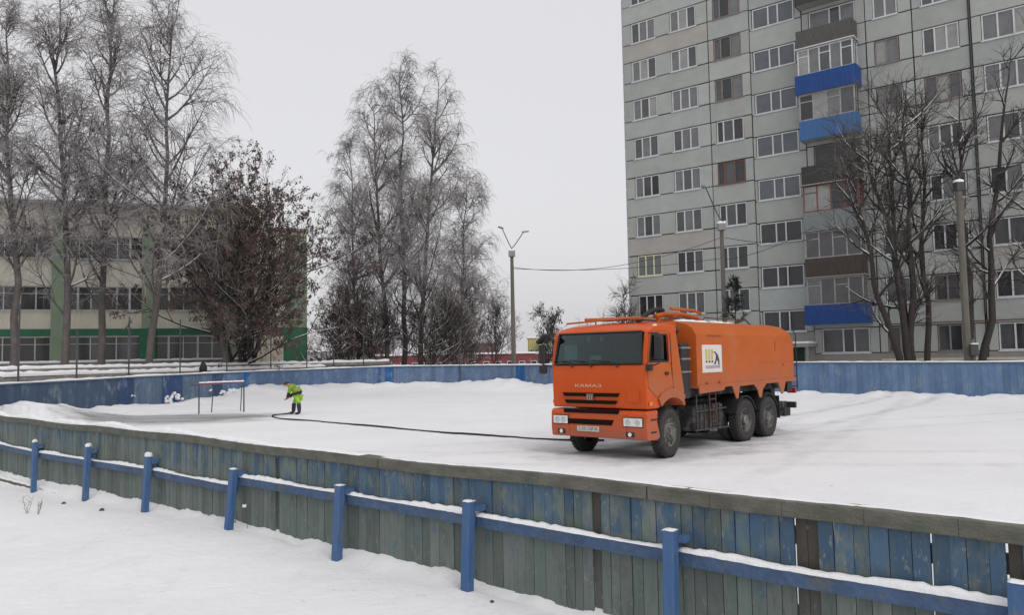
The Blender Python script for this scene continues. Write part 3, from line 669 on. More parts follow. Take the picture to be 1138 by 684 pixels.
# heights matched by path position
from bisect import bisect
def topat(s, n):
    d = np.hypot(FPa[:, 0] - s, FPa[:, 1] - n); k = int(d.argmin()); return FT[k]
fl = rw(0, 32)
for (a, b) in zip(fpd[:-1], fpd[1:]):
    A = rw(a[0], a[1]) - fl; B = rw(b[0], b[1]) - fl; ta, tb = topat(*a), topat(*b)
    q = proj(rw(a[0], a[1], 1.3)); px = q[0] if q else None
    bluepan.col = fcol(px, 0); d = (B - A).normalized(); nn = Vector((-d.y, d.x, 0)) * .02; j = nn * rp.uniform(-.3, .3)
    A2 = A + j; B2_ = B + j - d * .006
    vs = [A2 - nn, B2_ - nn, B2_ + nn, A2 + nn]; vs = [Vector((v.x, v.y, -.5)) for v in vs] + [Vector((v.x, v.y, t)) for v, t in zip(vs, (ta, tb, tb, ta))]
    bluepan.add(vs, [(0, 3, 2, 1), (4, 5, 6, 7), (0, 1, 5, 4), (1, 2, 6, 5), (2, 3, 7, 6), (3, 0, 4, 7)])
bluepan.build('board_panel', FMAT, ff)
cr = MB(); pts = []
for (a) in fpd[::4]: P = rw(a[0], a[1]) - fl; pts.append(Vector((P.x, P.y, topat(*a) + .02)))
for A, B in zip(pts[:-1], pts[1:]): cr.beam(A, B + (B - A).normalized() * .02, .12, .05)
cro = cr.build('top_rail', mat('grey_blue_rail', (.12, .17, .24), .8, noise=.4), ff)
sn = MB(); snow_strip(sn, [p + Vector((0, 0, .024)) for p in pts], .13, lambda c: .07 + .02 * math.sin(c.x * 1.1 + c.y), seed=12, step=.3); sn.build('snow', M['snow'], cro, smooth=True)
# snow splashes stuck on the far boards (left end)
ss = MB()
for (x, y, r) in ((193, 440, .26), (200, 442, .2), (188, 443, .2), (235, 434, .12), (246, 436, .2), (256, 435, .26), (259, 434, .2), (148, 440, .08), (186, 446, .22)):
    d = ray(x, y); best = None
    for (a) in fpd:
        P = rw(a[0], a[1]); 
        if abs(P.x / P.y - d.x / d.y) < .006 and (best is None or P.y < best.y): best = P
    if best is None: continue
    c = Vector((0, 0, CAMZ)) + d * ((best.y - .06) / d.y) - fl
    rr = random.Random(x); ss = MB()
    # lumpy little drift
    for i in range(5):
        cx = c + Vector((rr.uniform(-r, r), 0, rr.uniform(-r, r) * .5)); 
        bmv = []
        for u in range(6):
            for v in range(8):
                th, ph = math.pi * (u + .5) / 6, 2 * math.pi * v / 8; k = r * .45 * rr.uniform(.8, 1.1); bmv.append(cx + Vector((k * math.sin(th) * math.cos(ph), .25 * k * math.sin(th) * math.sin(ph), .8 * k * math.cos(th))))
        ss.add(bmv, [(u * 8 + v, u * 8 + (v + 1) % 8, (u + 1) * 8 + (v + 1) % 8, (u + 1) * 8 + v) for u in range(5) for v in range(8)] + [list(range(8)), list(range(40, 48))])
    ss.build('snow', M['snow'], ff, smooth=True)

# ------------------------------------------------------------------ trees
def tubes_np(P, Rr, sides):
    """P (N,K,3), Rr (N,K) -> V, Q"""
    N_, K = Rr.shape; T = np.gradient(P, axis=1); T /= np.linalg.norm(T, axis=2, keepdims=True) + 1e-9
    ref = np.zeros_like(T); ref[..., 0] = 1; m = np.abs(T[..., 0]) > .8; ref[m] = (0, 1, 0)
    A = np.cross(T, ref); A /= np.linalg.norm(A, axis=2, keepdims=True) + 1e-9; B = np.cross(T, A)
    an = np.arange(sides) * 2 * np.pi / sides
    V = P[:, :, None] + Rr[:, :, None, None] * (A[:, :, None] * np.cos(an)[None, None, :, None] + B[:, :, None] * np.sin(an)[None, None, :, None])
    idx = np.arange(N_ * K * sides).reshape(N_, K, sides); a = idx[:, :-1]; b = idx[:, 1:]
    Q = np.stack([a, np.roll(a, -1, 2), np.roll(b, -1, 2), b], -1).reshape(-1, 4)
    return V.reshape(-1, 3), Q
def interp_par(P, Rr, ids, t):
    K = P.shape[1]; x = t * (K - 1); i = np.minimum(x.astype(int), K - 2); f = (x - i)[:, None]
    a = P[ids, i]; b = P[ids, i + 1]; pos = a * (1 - f) + b * f; tan = b - a; tan /= np.linalg.norm(tan, axis=1, keepdims=True) + 1e-9
    r = Rr[ids, i] * (1 - f[:, 0]) + Rr[ids, i + 1] * f[:, 0]; return pos, tan, r
def grow(rng, P, Rr, n, tlo, thi, length, spread, K, grav, wob, rr, rtip, lenvar=.35, tpow=1.0):
    """n children per parent; length array/func of (ids,t,pos)"""
    N_ = len(P); ids = np.repeat(np.arange(N_), n); t = tlo + (thi - tlo) * rng.random(len(ids)) ** tpow
    pos, tan, r = interp_par(P, Rr, ids, t); rnd_ = rng.normal(size=pos.shape); perp = rnd_ - (rnd_ * tan).sum(1, keepdims=True) * tan; perp /= np.linalg.norm(perp, axis=1, keepdims=True) + 1e-9
    sp = spread * (1 + .25 * rng.normal(size=(len(ids), 1))); d = tan * np.cos(sp) + perp * np.sin(sp)
    L = (length(ids, t, pos) if callable(length) else np.full(len(ids), length)) * (1 + lenvar * rng.uniform(-1, 1, len(ids)))
    out = np.zeros((len(ids), K, 3)); out[:, 0] = pos; g_ = np.asarray(grav)
    for k in range(1, K):
        d = d + wob * rng.normal(size=d.shape) + np.array([0, 0, 1.]) * grav / (K - 1); d /= np.linalg.norm(d, axis=1, keepdims=True); out[:, k] = out[:, k - 1] + d * (L / (K - 1))[:, None]
    r0 = np.minimum(r * .75, rr * np.ones(len(ids))) ; Rk = r0[:, None] * np.linspace(1, 0, K)[None] + rtip
    return out, Rk, ids
def limb(p0, p1, K, wob, rng, r0, r1):
    t = np.linspace(0, 1, K)[:, None]; P = np.array(p0) * (1 - t) + np.array(p1) * t; w_ = np.cumsum(rng.normal(size=(K, 3)) * wob, axis=0); w_ -= w_[0] + (w_[-1] - w_[0]) * t; P = P + w_
    return P, np.linspace(r0, r1, K)
def merge(lst):
    Vs = []; Qs = []; o_ = 0
    for V_, Q_ in lst: Vs.append(V_); Qs.append(Q_ + o_); o_ += len(V_)
    return np.concatenate(Vs), np.concatenate(Qs)
def snow_on(P, Rr, maxz=.75):
    """thin snow lying along the upper side of slanting branches"""
    d = P[:, -1] - P[:, 0]; el = np.abs(d[:, 2]) / (np.linalg.norm(d, axis=1) + 1e-9); m = el < maxz
    if not m.any(): return None
    P2 = P[m].copy(); R2 = Rr[m] * .8 + .004; P2[..., 2] += Rr[m] * .75 + .004; return tubes_np(P2, R2, 4)

def birch(name, label, base, H, seed, rtrunk=.16, width=3.2, lean=(0, 0), h0=.25, nl=26, dens=1.0, stems=None, twigm=None, barkm=None, group=None, cat='tree', droop=.9, cone=.75, up_=.75):
    rng = np.random.default_rng(seed); base = Vector(base); t_ = thing(name, label, cat, base, 0, group)
    stems = stems or [(lean, 1.0, (0, 0))]
    TR = []; LM = []; SN = []; TW = []
    for (ln, hs_, off) in stems:
        K = 14; P, r = limb((off[0], off[1], -.4), (off[0] + ln[0], off[1] + ln[1], H * hs_), K, .10, rng, 1, 0); r = rtrunk * (1 - np.linspace(0, 1, K)) ** .85 * (1.0 if hs_ > .7 else .7) + .012
        P = P[None]; r = r[None]; TR.append(tubes_np(P, r, 8)); HH = H * hs_
        def ll(ids, t, pos):
            u = np.clip((t - h0) / (1 - h0), 0, 1); return width * (hs_ ** .5) * (cone * (1 - u) ** .75 + (1 - cone) + .05) * np.minimum(1, .55 + 2.2 * u)
        L1, r1, _ = grow(rng, P, r, nl, h0, .97, ll, .85, 7, up_, .075, .062, .009, tpow=.9)
        L2, r2, i2 = grow(rng, L1, r1, 8, .18, 1, lambda i, t, p: .42 * np.linalg.norm(L1[i, -1] - L1[i, 0], axis=1) * (1.15 - .6 * t) + .35, .75, 5, .15, .14, .026, .008)
        l1 = np.linalg.norm(L1[:, -1] - L1[:, 0], axis=1)[i2]; kp = rng.random(len(l1)) < np.clip(l1 / (.62 * l1.max()), .22, 1); L2, r2 = L2[kp], r2[kp]
        LM += [tubes_np(L1, r1, 5), tubes_np(L2, r2, 3)]
        s1 = snow_on(L1, r1, .80)
        if s1 is not None: SN.append(s1)
        n3 = max(2, int(8 * dens)); l2 = np.linalg.norm(L2[:, -1] - L2[:, 0], axis=1); L3, r3, _ = grow(rng, L2, r2, n3, .1, 1, lambda i, t, p: .22 + .40 * l2[i], .8, 4, -droop * .45, .16, .009, .0048)
        n4 = max(2, int(6 * dens)); l3 = np.linalg.norm(L3[:, -1] - L3[:, 0], axis=1); L4, r4, _ = grow(rng, L3, r3, n4, .1, 1, lambda i, t, p: (.12 + .62 * l3[i]) * (1 + .35 * max(droop, 0)), .5, 4, -droop * 1.7, .10, .006, .0042)
        Lt, rt, _ = grow(rng, L1, r1, int(12 * dens), .3, 1, .8, .8, 4, -droop * .8, .12, .009, .005)
        Lp, rp_, _ = grow(rng, P, r, int(22 * dens), .8, 1, .6, .6, 4, -droop * .3, .12, .009, .005)
        TW += [tubes_np(L3, r3, 3), tubes_np(L4, r4, 3), tubes_np(Lt, rt, 3), tubes_np(Lp, rp_, 3)]
    V_, Q_ = merge(TR); np_mesh('trunk', V_, Q_, barkm or M['barkb'], parent=t_)
    V_, Q_ = merge(LM); np_mesh('limbs', V_, Q_, barkm or M['barkb'], parent=t_)
    V_, Q_ = merge(TW); np_mesh('twigs', V_, Q_, twigm or M['twig'], smooth=False, parent=t_)
    if SN:
        V_, Q_ = merge(SN); np_mesh('snow', V_, Q_, M['snow'], parent=t_)
    return t_
def gpt(x, Y): 
    p = at(x, 403, Y); return Vector((p.x, p.y, gz(p.x, p.y)))
def topH(x, y, base): k = at(x, y, base.y); return k.z - base.z, k.x - base.x
GL = 'birches in front of the school'
for i, (bx, tx, ty, Y, wd, lab, sd) in enumerate([
    (-38, -45, -5, 41, 3.4, 'bare birch at the very left edge of the photo', 21),
    (15, 8, 8, 41, 4.0, 'bare birch with forked dark lower trunk, first from the left', 22),
    (77, 64, -22, 42, 4.6, 'tall straight bare birch, second from the left', 23),
    (112, 130, -28, 44, 4.4, 'tall bare birch bending right towards its top, in front of the school windows', 24),
    (168, 192, 5, 43, 6.0, 'wide bare birch next to the brown leafed tree', 25)]):
    b = gpt(bx, Y); H, dx = topH(tx, ty, b); birch('birch_tree', lab, b, H, sd, rtrunk=.21, width=wd, lean=(dx, 0), h0=.17, nl=38, dens=.68, group=GL, droop=.75, up_=1.1, cone=.9)
b = gpt(452, 62); 
GM = 'birch clump beyond the far boards'
for (bx, tx, ty, Y, wd, lab, sd, rt) in [(432, 412, 106, 62, 5.0, 'left stem of the big birch clump, spreading widest to the left', 31, .20), (449, 446, 68, 63, 4.4, 'tallest middle birch of the clump beyond the boards', 32, .22), (466, 488, 84, 61, 5.4, 'right hand birch of the clump, leaning right towards the lamp post', 33, .20), (398, 385, 150, 66, 3.6, 'slender birch on the left side of the clump beside the green wall', 34, .14), (505, 520, 190, 66, 3.4, 'shorter birch on the right of the clump near the lamp post', 35, .13)]:
    b = gpt(bx, Y); H, dx = topH(tx, ty, b); birch('birch_tree', lab, b, H, sd, rtrunk=rt, width=wd * 1.08, lean=(dx, 0), h0=.10, nl=38, dens=.80, group=GM, droop=1.0, cone=.82, up_=1.0)

def leafy(name, label, base, H, width, seed, rtr=.2, fork=True, nleaf=26, leafs=.075, leafm=None, lean=(0, 0), stems=3, up_=.8, h0=.3, nl=12, group=None, cone=.25, n3=6):
    """tree or bush that keeps dead leaves or seed bunches on its twigs"""
    rng = np.random.default_rng(seed); base = Vector(base); t_ = thing(name, label, 'bush' if 'bush' in name else 'tree', base, 0, group)
    TR = []; LM = []; TW = []; SN = []; tips = []
    for k in range(stems):
        a = rng.uniform(0, 6.28) + k * 6.28 / stems; sp = (width * .30 if stems > 1 else 0); hh = H * rng.uniform(.78, 1.0) if stems > 1 else H
        P, r = limb((.1 * math.cos(a) * (stems > 1), .1 * math.sin(a) * (stems > 1), -.3), (sp * math.cos(a) + lean[0], sp * math.sin(a) + lean[1], hh), 10, .16, rng, 1, 0); r = rtr * (1 - np.linspace(0, 1, 10)) ** .8 / (stems ** .35) + .012
        P = P[None]; r = r[None]; TR.append(tubes_np(P, r, 8))
        def ll(ids, t, pos):
            u = np.clip((t - h0) / (1 - h0), 0, 1); return width * (cone + (1 - cone) * np.sin(np.clip(u * 1.15 + .25, 0, 1) * math.pi) ** .7) * .95
        L1, r1, _ = grow(rng, P, r, nl, h0, 1, ll, .95, 6, up_, .13, .07, .010); L2, r2, _ = grow(rng, L1, r1, 7, .2, 1, width * .38, .75, 5, .35, .16, .022, .007); L3, r3, _ = grow(rng, L2, r2, n3, .15, 1, width * .17, .7, 4, .1, .18, .010, .005)
        LM += [tubes_np(L1, r1, 5), tubes_np(L2, r2, 3)]; TW.append(tubes_np(L3, r3, 3)); s1 = snow_on(L1, r1, .8)
        if s1 is not None: SN.append(s1)
        tips.append(L3)
    V_, Q_ = merge(TR); np_mesh('trunk', V_, Q_, M['barkd'], parent=t_); V_, Q_ = merge(LM); np_mesh('limbs', V_, Q_, M['barkd'], parent=t_); V_, Q_ = merge(TW); np_mesh('twigs', V_, Q_, M['twigd'], smooth=False, parent=t_)
    if SN: V_, Q_ = merge(SN); np_mesh('snow', V_, Q_, M['snow'], parent=t_)
    if nleaf:
        T = np.concatenate(tips); ids = rng.integers(0, len(T), int(nleaf * len(T) / 4)); 
        # bunches: leaves cluster on a share of the twigs
        ids = ids[rng.random(len(ids)) < (.25 + .75 * (vn3(T[ids, -1] * .8, seed) > .38))]
        pos, tan, _ = interp_par(T, np.ones(T.shape[:2]), ids, rng.random(len(ids)) * .5 + .5); pos = pos + rng.normal(size=pos.shape) * .06
        A = rng.normal(size=pos.shape); A /= np.linalg.norm(A, axis=1, keepdims=True); A[:, 2] -= .6; B = np.cross(A, rng.normal(size=pos.shape)); B /= np.linalg.norm(B, axis=1, keepdims=True); s_ = leafs * rng.uniform(.5, 1.2, (len(pos), 1))
        V_ = np.stack([pos, pos + A * s_ * .5 + B * s_ * .35, pos + A * s_ * 1.1, pos + A * s_ * .5 - B * s_ * .35], 1).reshape(-1, 3); Q_ = np.arange(len(V_)).reshape(-1, 4); np_mesh('leaves', V_, Q_, leafm or M['leafd'], smooth=False, parent=t_)
    return t_
def vn3(P, seed): return vnoise(P[:, 0] + 50, P[:, 1] + P[:, 2] * 1.3 + 50, seed)
b = gpt(266, 49.5); H, dx = topH(285, 178, b)
leafy('brown_leafed_tree', 'spreading tree still full of dark brown dead leaves in front of the school', b, H * .76, 6.4, 46, rtr=.24, stems=5, nleaf=95, leafs=.13, lean=(dx * .5, 0), nl=12, h0=.2, cone=.7, up_=.5)
b = gpt(257, 48); H, dx = topH(226, 270, b)
birch('bare_tree', 'short pale barked tree with snowy boughs beside the brown leafed tree', b, H, 43, rtrunk=.22, width=4.2, lean=(dx, 0), h0=.25, nl=12, dens=.4, droop=.1, up_=1.1)
# thicket and bushes beyond the far corner
for (bx, ty, Y, wd, lab, sd) in [(372, 325, 60, 2.6, 'dark bush at the corner of the green school wall', 51), (392, 318, 62, 2.8, 'dark bush left of the birch clump', 52), (415, 335, 61, 2.6, 'dark bush among the birch stems', 53), (478, 322, 60, 3.2, 'dense bush right of the birch stems', 54), (500, 335, 62, 2.8, 'second dense bush right of the birch stems', 55)]:
    b = gpt(bx, Y); H, dx = topH(bx, ty, b); leafy('bush', lab, b, H, wd, sd, rtr=.06, stems=6, nleaf=5, leafs=.12, nl=9, h0=.1, cone=.5, n3=5, group='bushes beyond the far boards')
for (bx, ty, Y, wd, lab, sd) in [(525, 345, 80, 3.0, 'grey bush beyond the boards left of the lamp post', 57), (552, 338, 84, 3.2, 'grey bush just behind the lamp post', 58)]:
    b = gpt(bx, Y); H, dx = topH(bx, ty, b); leafy('bush', lab, b, H, wd, sd, rtr=.07, stems=4, nleaf=4, leafs=.12, nl=10, h0=.15, cone=.4, group='bushes beyond the far boards')
b = gpt(612, 80); H, dx = topH(612, 338, b); leafy('small_tree', 'small tree with clusters of seeds behind the cab of the lorry', b, H, 2.6, 61, rtr=.1, stems=2, nleaf=5, leafs=.20, nl=12, h0=.25, cone=.3)
b = gpt(700, 54); H, dx = topH(691, 322, b); birch('sapling', 'bare sapling at the corner of the apartment block', b, H, 62, rtrunk=.06, width=1.6, lean=(dx, 0), h0=.35, nl=14, dens=.4, droop=0, barkm=M['barkd'], twigm=M['twigd'])
# dark multi-stem trees by the block
def mk(bx, Y, stems_px, seed, name, label, rt, wd, dens=.36, nl=14, h0=.2, group=None):
    b = gpt(bx, Y); st = []
    H = max(topH(tx, ty, b)[0] for tx, ty, _ in stems_px)
    for tx, ty, ox in stems_px: h, dx = topH(tx, ty, b); st.append(((dx, 0.3), h / H, (ox, 0)))
    return birch(name, label, b, H, seed, rtrunk=rt, width=wd, h0=h0, nl=nl, dens=dens, stems=st, barkm=M['barkd'], twigm=M['twigd'], droop=-.25, group=group, cone=.5, up_=.9)
GR = 'dark bare trees in front of the apartment block'
mk(1010, 38.5, [(948, 165, -.1), (985, 108, .15), (1004, 84, .3), (966, 140, .05)], 71, 'bare_tree', 'dark many stemmed bare tree leaning left across the balconies, snow on its boughs', .19, 3.4, group=GR)
mk(1031, 39, [(1028, 95, 0)], 72, 'bare_tree', 'upright dark bare tree left of the concrete post', .16, 2.6, group=GR)
mk(1084, 38, [(1128, 50, 0), (1072, 100, -.1)], 73, 'bare_tree', 'dark forked bare tree right of the concrete post, one bough reaching up to the right', .19, 3.0, group=GR)
mk(1150, 37, [(1165, 90, 0)], 74, 'bare_tree', 'bare tree reaching in from the right edge of the photo', .17, 3.0, group=GR)
# little spruce behind the lorry tank
b = gpt(818, 44); H, _ = topH(813, 311, b); sp = thing('spruce_tree', 'small dark spruce rising behind the water tank', 'tree', b)
rng = np.random.default_rng(81); P, r = limb((0, 0, -.2), (0, 0, H), 8, .02, rng, .07, .01); V_, Q_ = tubes_np(P[None], r[None], 6); np_mesh('trunk', V_, Q_, M['barkd'], parent=sp)
L1, r1, _ = grow(rng, P[None], r[None], 70, .12, .99, lambda i, t, p: 1.25 * (1 - t) + .12, 1.35, 4, .25, .04, .02, .006, lenvar=.2); L2, r2, _ = grow(rng, L1, r1, 9, .15, 1, .28, .7, 3, .2, .05, .01, .005)
ids = rng.integers(0, len(L2), 9000); pos, tan, _ = interp_par(L2, r2, ids, rng.random(9000)); A = tan + rng.normal(size=pos.shape) * .5; B = np.cross(A, rng.normal(size=pos.shape)); B /= np.linalg.norm(B, axis=1, keepdims=True)
V_ = np.stack([pos, pos + A * .05 + B * .012, pos + A * .11, pos + A * .05 - B * .012], 1).reshape(-1, 3); np_mesh('needles', V_, np.arange(len(V_)).reshape(-1, 4), M['needle'], smooth=False, parent=sp)
V_, Q_ = merge([tubes_np(L1, r1, 4), tubes_np(L2, r2, 3)]); np_mesh('limbs', V_, Q_, M['barkd'], parent=sp)

# ------------------------------------------------------------------ the orange lorry
tr = thing('tanker_lorry', 'orange cab over lorry with a boxy orange water tank parked on the snowy rink', 'lorry', (TRK[0], TRK[1], -.012), TH)
OR, OS, CH = M['orange'], M['orange_faded_skylit'], M['chassis']
sidef = lambda u, v, w_: Vector((u, w_, v))
def arc(cx, cz, r, a0, a1, n): return [(cx + r * math.cos(R(a0 + (a1 - a0) * i / n)), cz + r * math.sin(R(a0 + (a1 - a0) * i / n))) for i in range(n + 1)]
HW = 1.19
lower = [(.93, 1.03), (.95, 1.5), (.955, 1.93), (-.36, 1.93), (-.50, 1.46), (-.52, 1.22), (-.66, 1.20)] + arc(0, .52, .66, 140, 40, 10)[1:] + [(.56, 1.03)]
lower = [(.93, 1.03), (.95, 1.5), (.955, 1.93), (-.36, 1.93), (-.50, 1.46), (-.54, 1.30), (-.62, 1.02)] + arc(0, .52, .70, 128, 47, 12) + [(.56, 1.03)]
body = MB().prism(lower, -HW, HW, sidef).build('cab_body', OR, tr, bevel=.035, seg=3)
# greenhouse: rear wall, pillars and roof
gh = MB()
gh.prism([(-.36, 1.931), (-.30, 1.931), (-.215, 2.62), (-.275, 2.62)], -HW, HW, sidef)
for sg in (1, -1):
    def P4(poly, b0, b1): gh.prism(poly, sg * b0, sg * b1, sidef)
    P4([(.955, 1.931), (.86, 1.931), (.74, 2.60), (.82, 2.60)], HW - .10, HW)             # A pillar
    P4([(.07, 1.931), (-.30, 1.931), (-.22, 2.60), (.09, 2.60)], HW - .05, HW)           # B pillar
gh.build('pillar_frame', OR, tr, bevel=.012)
roofp = [(.86, 2.585), (.80, 2.66), (.66, 2.755), (.40, 2.80), (0, 2.815), (-.24, 2.80), (-.29, 2.74), (-.29, 2.60)]
rf_ = MB()
nb = 10
prof = []
for i in range(nb + 1):
    t = -1 + 2 * i / nb; prof.append((t * HW, 1 - .35 * abs(t) ** 5))
vs = []; 
for bb, k in prof:
    for (a_, z_) in roofp: vs.append(Vector((a_ - .03 * abs(bb) ** 2 * (a_ > .5), bb, 2.585 + (z_ - 2.585) * k)))
n = len(roofp); fs = [(i * n + j, i * n + (j + 1) % n, (i + 1) * n + (j + 1) % n, (i + 1) * n + j) for i in range(nb) for j in range(n)] + [list(range(n)), [nb * n + j for j in range(n)]]
rf_.add(vs, fs); rfo = rf_.build('cab_roof', OR, tr, bevel=.02)
bu = MB(); fr = [(.93, 1.0), (.99, .95), (1.0, .62), (.97, .42), (.62, .40), (.50, .45), (.60, .78), (.565, 1.0)]
for sg in (1, -1): bu.prism(fr, sg * .72, sg * HW * 1.012, sidef)
bu.prism([(.93, 1.0), (.99, .95), (1.0, .62), (.97, .42), (.80, .42), (.78, 1.0)], -.72, .72, sidef); buo = bu.build('bumper', OR, tr, bevel=.022, seg=3)
MB().box((.97, -1.15, 1.006), (.972, 1.15, 1.008)).build('seam', M['blackp'], body)
# front side fender lip
for sg in (1, -1):
    
    m_ = MB(); m_.prism(arc(0, .52, .90, 126, 52, 14) + arc(0, .52, .705, 50, 128, 14), sg * (HW + .001), sg * (HW + .05), sidef); m_.build('fender', OS, tr, bevel=.015)
    # door: lower skin proud of the body with the window frame above
    d = MB(); yy0, yy1 = sg * (HW - .004), sg * (HW + .012)
    d.prism([(.90, 1.48), (.90, 1.97), (.05, 1.97), (-.05, 1.60), (-.08, 1.44), (.60, 1.27)], yy0, yy1, sidef)
    d.prism([(.90, 1.972), (.85, 1.972), (.745, 2.55), (.80, 2.59)], yy0, yy1, sidef); d.prism([(.80, 2.592), (.735, 2.53), (.10, 2.53), (.06, 2.592)], yy0, yy1, sidef)
    d.prism([(.05, 1.972), (.10, 1.972), (.14, 2.528), (.06, 2.59)], yy0, yy1, sidef)
    do = d.build('door', OS, tr)
    g_ = MB().prism([(.86, 1.96), (.745, 2.55), (.12, 2.55), (.07, 1.96)], sg * (HW - .03), sg * (HW - .024), sidef).build('door_window', M['doorglass'], do)
    r_ = MB()
    for p, q in (((.85, 1.98), (.745, 2.53)), ((.745, 2.53), (.12, 2.53)), ((.12, 2.53), (.09, 1.98)), ((.09, 1.98), (.85, 1.98))): r_.beam((p[0], sg * (HW + .013), p[1]), (q[0], sg * (HW + .013), q[1]), .012, .035)
    r_.build('window_seal', M['blackp'], do)
    h_ = MB().box((.12, sg * (HW + .013), 1.70), (.26, sg * (HW + .04), 1.76) ); h_.build('handle', M['blackp'], do, bevel=.008)
    # dark door gap
    sm = MB()
    for p, q in (((.0, 2.56), (-.06, 1.60)), ((-.06, 1.6), (-.09, 1.30))): sm.beam((p[0], sg * (HW + .002), p[1]), (q[0], sg * (HW + .002), q[1]), .004, .016)
    sm.build('door_gap', M['blackp'], tr)
    cf = MB().prism([(-.02, 2.56), (-.26, 2.56), (-.49, 1.50), (-.53, 1.31), (-.11, 1.36), (-.08, 1.6)], sg * (HW + .0), sg * (HW + .010), sidef); cf.build('cab_corner_panel', OS, tr)
# glass and screen trim
def ws(a_off, mrg):  # windshield plane corners
    zb, zt = 1.955 + mrg, 2.60 - mrg; fa = lambda z: .962 - .125 * (z - 1.93) / .67
    return [(fa(zb) + a_off, -1.10 + mrg, zb), (fa(zb) + a_off, 1.10 - mrg, zb), (fa(zt) + a_off, 1.04 - mrg, zt), (fa(zt) + a_off, -1.04 + mrg, zt)]
w0 = ws(-.02, 0); w1 = ws(-.014, 0); MB().add(w0 + w1, [(0, 1, 2, 3), (4, 7, 6, 5), (0, 4, 5, 1), (1, 5, 6, 2), (2, 6, 7, 3), (3, 7, 4, 0)]).build('windshield', M['cabglass'], tr)
tm = MB(); c_ = ws(-.006, .0)
for i in range(4): tm.beam(c_[i], c_[(i + 1) % 4], .03, .05, up=(1, 0, 0))
tm.build('windshield_seal', M['blackp'], tr)
for y0, y1 in ((-.62, -.98), (-.12, -.55), (.52, .0)):
    wp = MB(); wp.tube([(.985, y0, 1.93), (.99, (y0 + y1) / 2, 1.975), (.98, y1, 2.02)], .009, 5); wp.tube([(.985, y0, 1.87), (.985, y0, 1.935)], .018, 6); wp.tube([(.975, y1 + .30, 2.0), (.975, y1 - .12, 2.03)], .007, 4); wp.build('wiper', M['blackp'], tr)
# interior
it = MB(); it.box((.45, -1.1, 1.936), (.85, 1.1, 2.02)); ito = it.build('dashboard', M['blackp'], tr, bevel=.03)
for yy in (-.62, .55):
    st = MB(); st.box((-.15, yy - .26, 1.935), (.30, yy + .26, 2.0)); st.box((-.2, yy - .26, 1.94), (-.06, yy + .26, 2.38)); st.box((-.18, yy - .13, 2.38), (-.08, yy + .13, 2.52)); st.build('seat', mat('seat_cloth', (.10, .10, .11), .9, noise=.3), tr, bevel=.04)
sw = MB(); sw.tube([(.46 + .09 * math.sin(a), .55 + .21 * math.cos(a), 2.10 + .17 * math.sin(a)) for a in np.linspace(0, 6.28, 20)], .014, 6); sw.beam((.46, .36, 2.10), (.46, .74, 2.10), .03, .02); sw.build('steering_wheel', M['blackp'], tr)
pp = MB().box((.80, -.95, 2.04), (.804, -.60, 2.36)); pp.box((.795, -.28, 2.025), (.80, .02, 2.12)); pp.build('paper_sheet', mat('paper', (.62, .70, .68), .8), tr)
vz = MB()
for yy in (-.35, -.02): vz.box((.78, yy, 2.42), (.79, yy + .09, 2.53))
vz.build('hanging_tag', mat('tag', (.5, .52, .52), .8), tr)
# front face: lettering, slots, badge, plate, lamps
DK = mat('grille_dark', (.012, .007, .006), .9, spec=.1)
def slot(y0, y1, z0, z1, par, tap=.05):
    a_ = .948 if z0 > 1.04 else .985
    b_ = MB(); ai = a_ - .004; ao = a_ + .022
    b_.add([(ai, y0 + tap, z0), (ai, y1 - tap, z0), (ai, y1, z1), (ai, y0, z1), (ao, y0 + tap, z0), (ao, y1 - tap, z0), (ao, y1, z1), (ao, y0, z1)], [(0, 3, 2, 1), (4, 5, 6, 7), (0, 1, 5, 4), (1, 2, 6, 5), (2, 3, 7, 6), (3, 0, 4, 7)])
    b_.build('grille_slot', DK, par)
slot(-.90, .55, 1.27, 1.345, tr); slot(-.85, .49, 1.12, 1.195, tr); slot(-.86, .56, .925, 1.005, tr, .03); slot(-.79, .42, .69, .80, tr, .05)
lp = MB(); 
for z in (1.345, 1.195): lp.box((.95, -.86, z - .006), (.962, .52, z + .006))
lp.build('grille_lip', OR, tr)
def text(s_, size, loc, rot, m, par, name, depth=.004, sx=1.0, align='CENTER'):
    c = bpy.data.curves.new(name, 'FONT'); c.body = s_; c.size = size; c.extrude = depth; c.align_x = align; c.align_y = 'CENTER'
    o_ = bpy.data.objects.new('tmp', c); COL.objects.link(o_); bpy.context.view_layer.update()
    me = bpy.data.meshes.new_from_object(o_.evaluated_get(bpy.context.evaluated_depsgraph_get())); bpy.data.objects.remove(o_)
    me.materials.clear(); me.materials.append(m); me.name = name
    ob = bpy.data.objects.new(name, me); COL.objects.link(ob); ob.parent = par
    Mx = Matrix.Translation(loc) @ rot.to_4x4() @ Matrix.Diagonal((sx, 1, 1, 1)); me.transform(Mx); return ob
FR = Matrix(((0, 0, 1), (1, 0, 0), (0, 1, 0)))        # text x -> +y (truck left), text y -> +z, facing +x
text('КАМАЗ', .085, (.953, -.235, 1.49), FR, mat('letter_pale', (.62, .42, .30), .5), tr, 'lettering', sx=2.3)
bd = MB(); bd.box((.972, -.27, 1.19), (.985, -.09, 1.33)); bo_ = bd.build('badge', mat('badge', (.20, .13, .09), .5, .4), tr, bevel=.01)
ar = MB(); 
for y_ in (-.235, -.18, -.125): ar.tube([(.992, y_, 1.21), (.992, y_ + .01, 1.30)], .010, 5)
ar.build('badge_relief', mat('badge_metal', (.4, .34, .25), .4, .6), bo_)
np_ = MB().box((1.003, -.50, .545), (1.012, .06, .655)).build('number_plate', mat('plate_white', (.55, .54, .52), .6, noise=.2, dirt=((.3, .28, .26), 12, .55)), tr, bevel=.004)
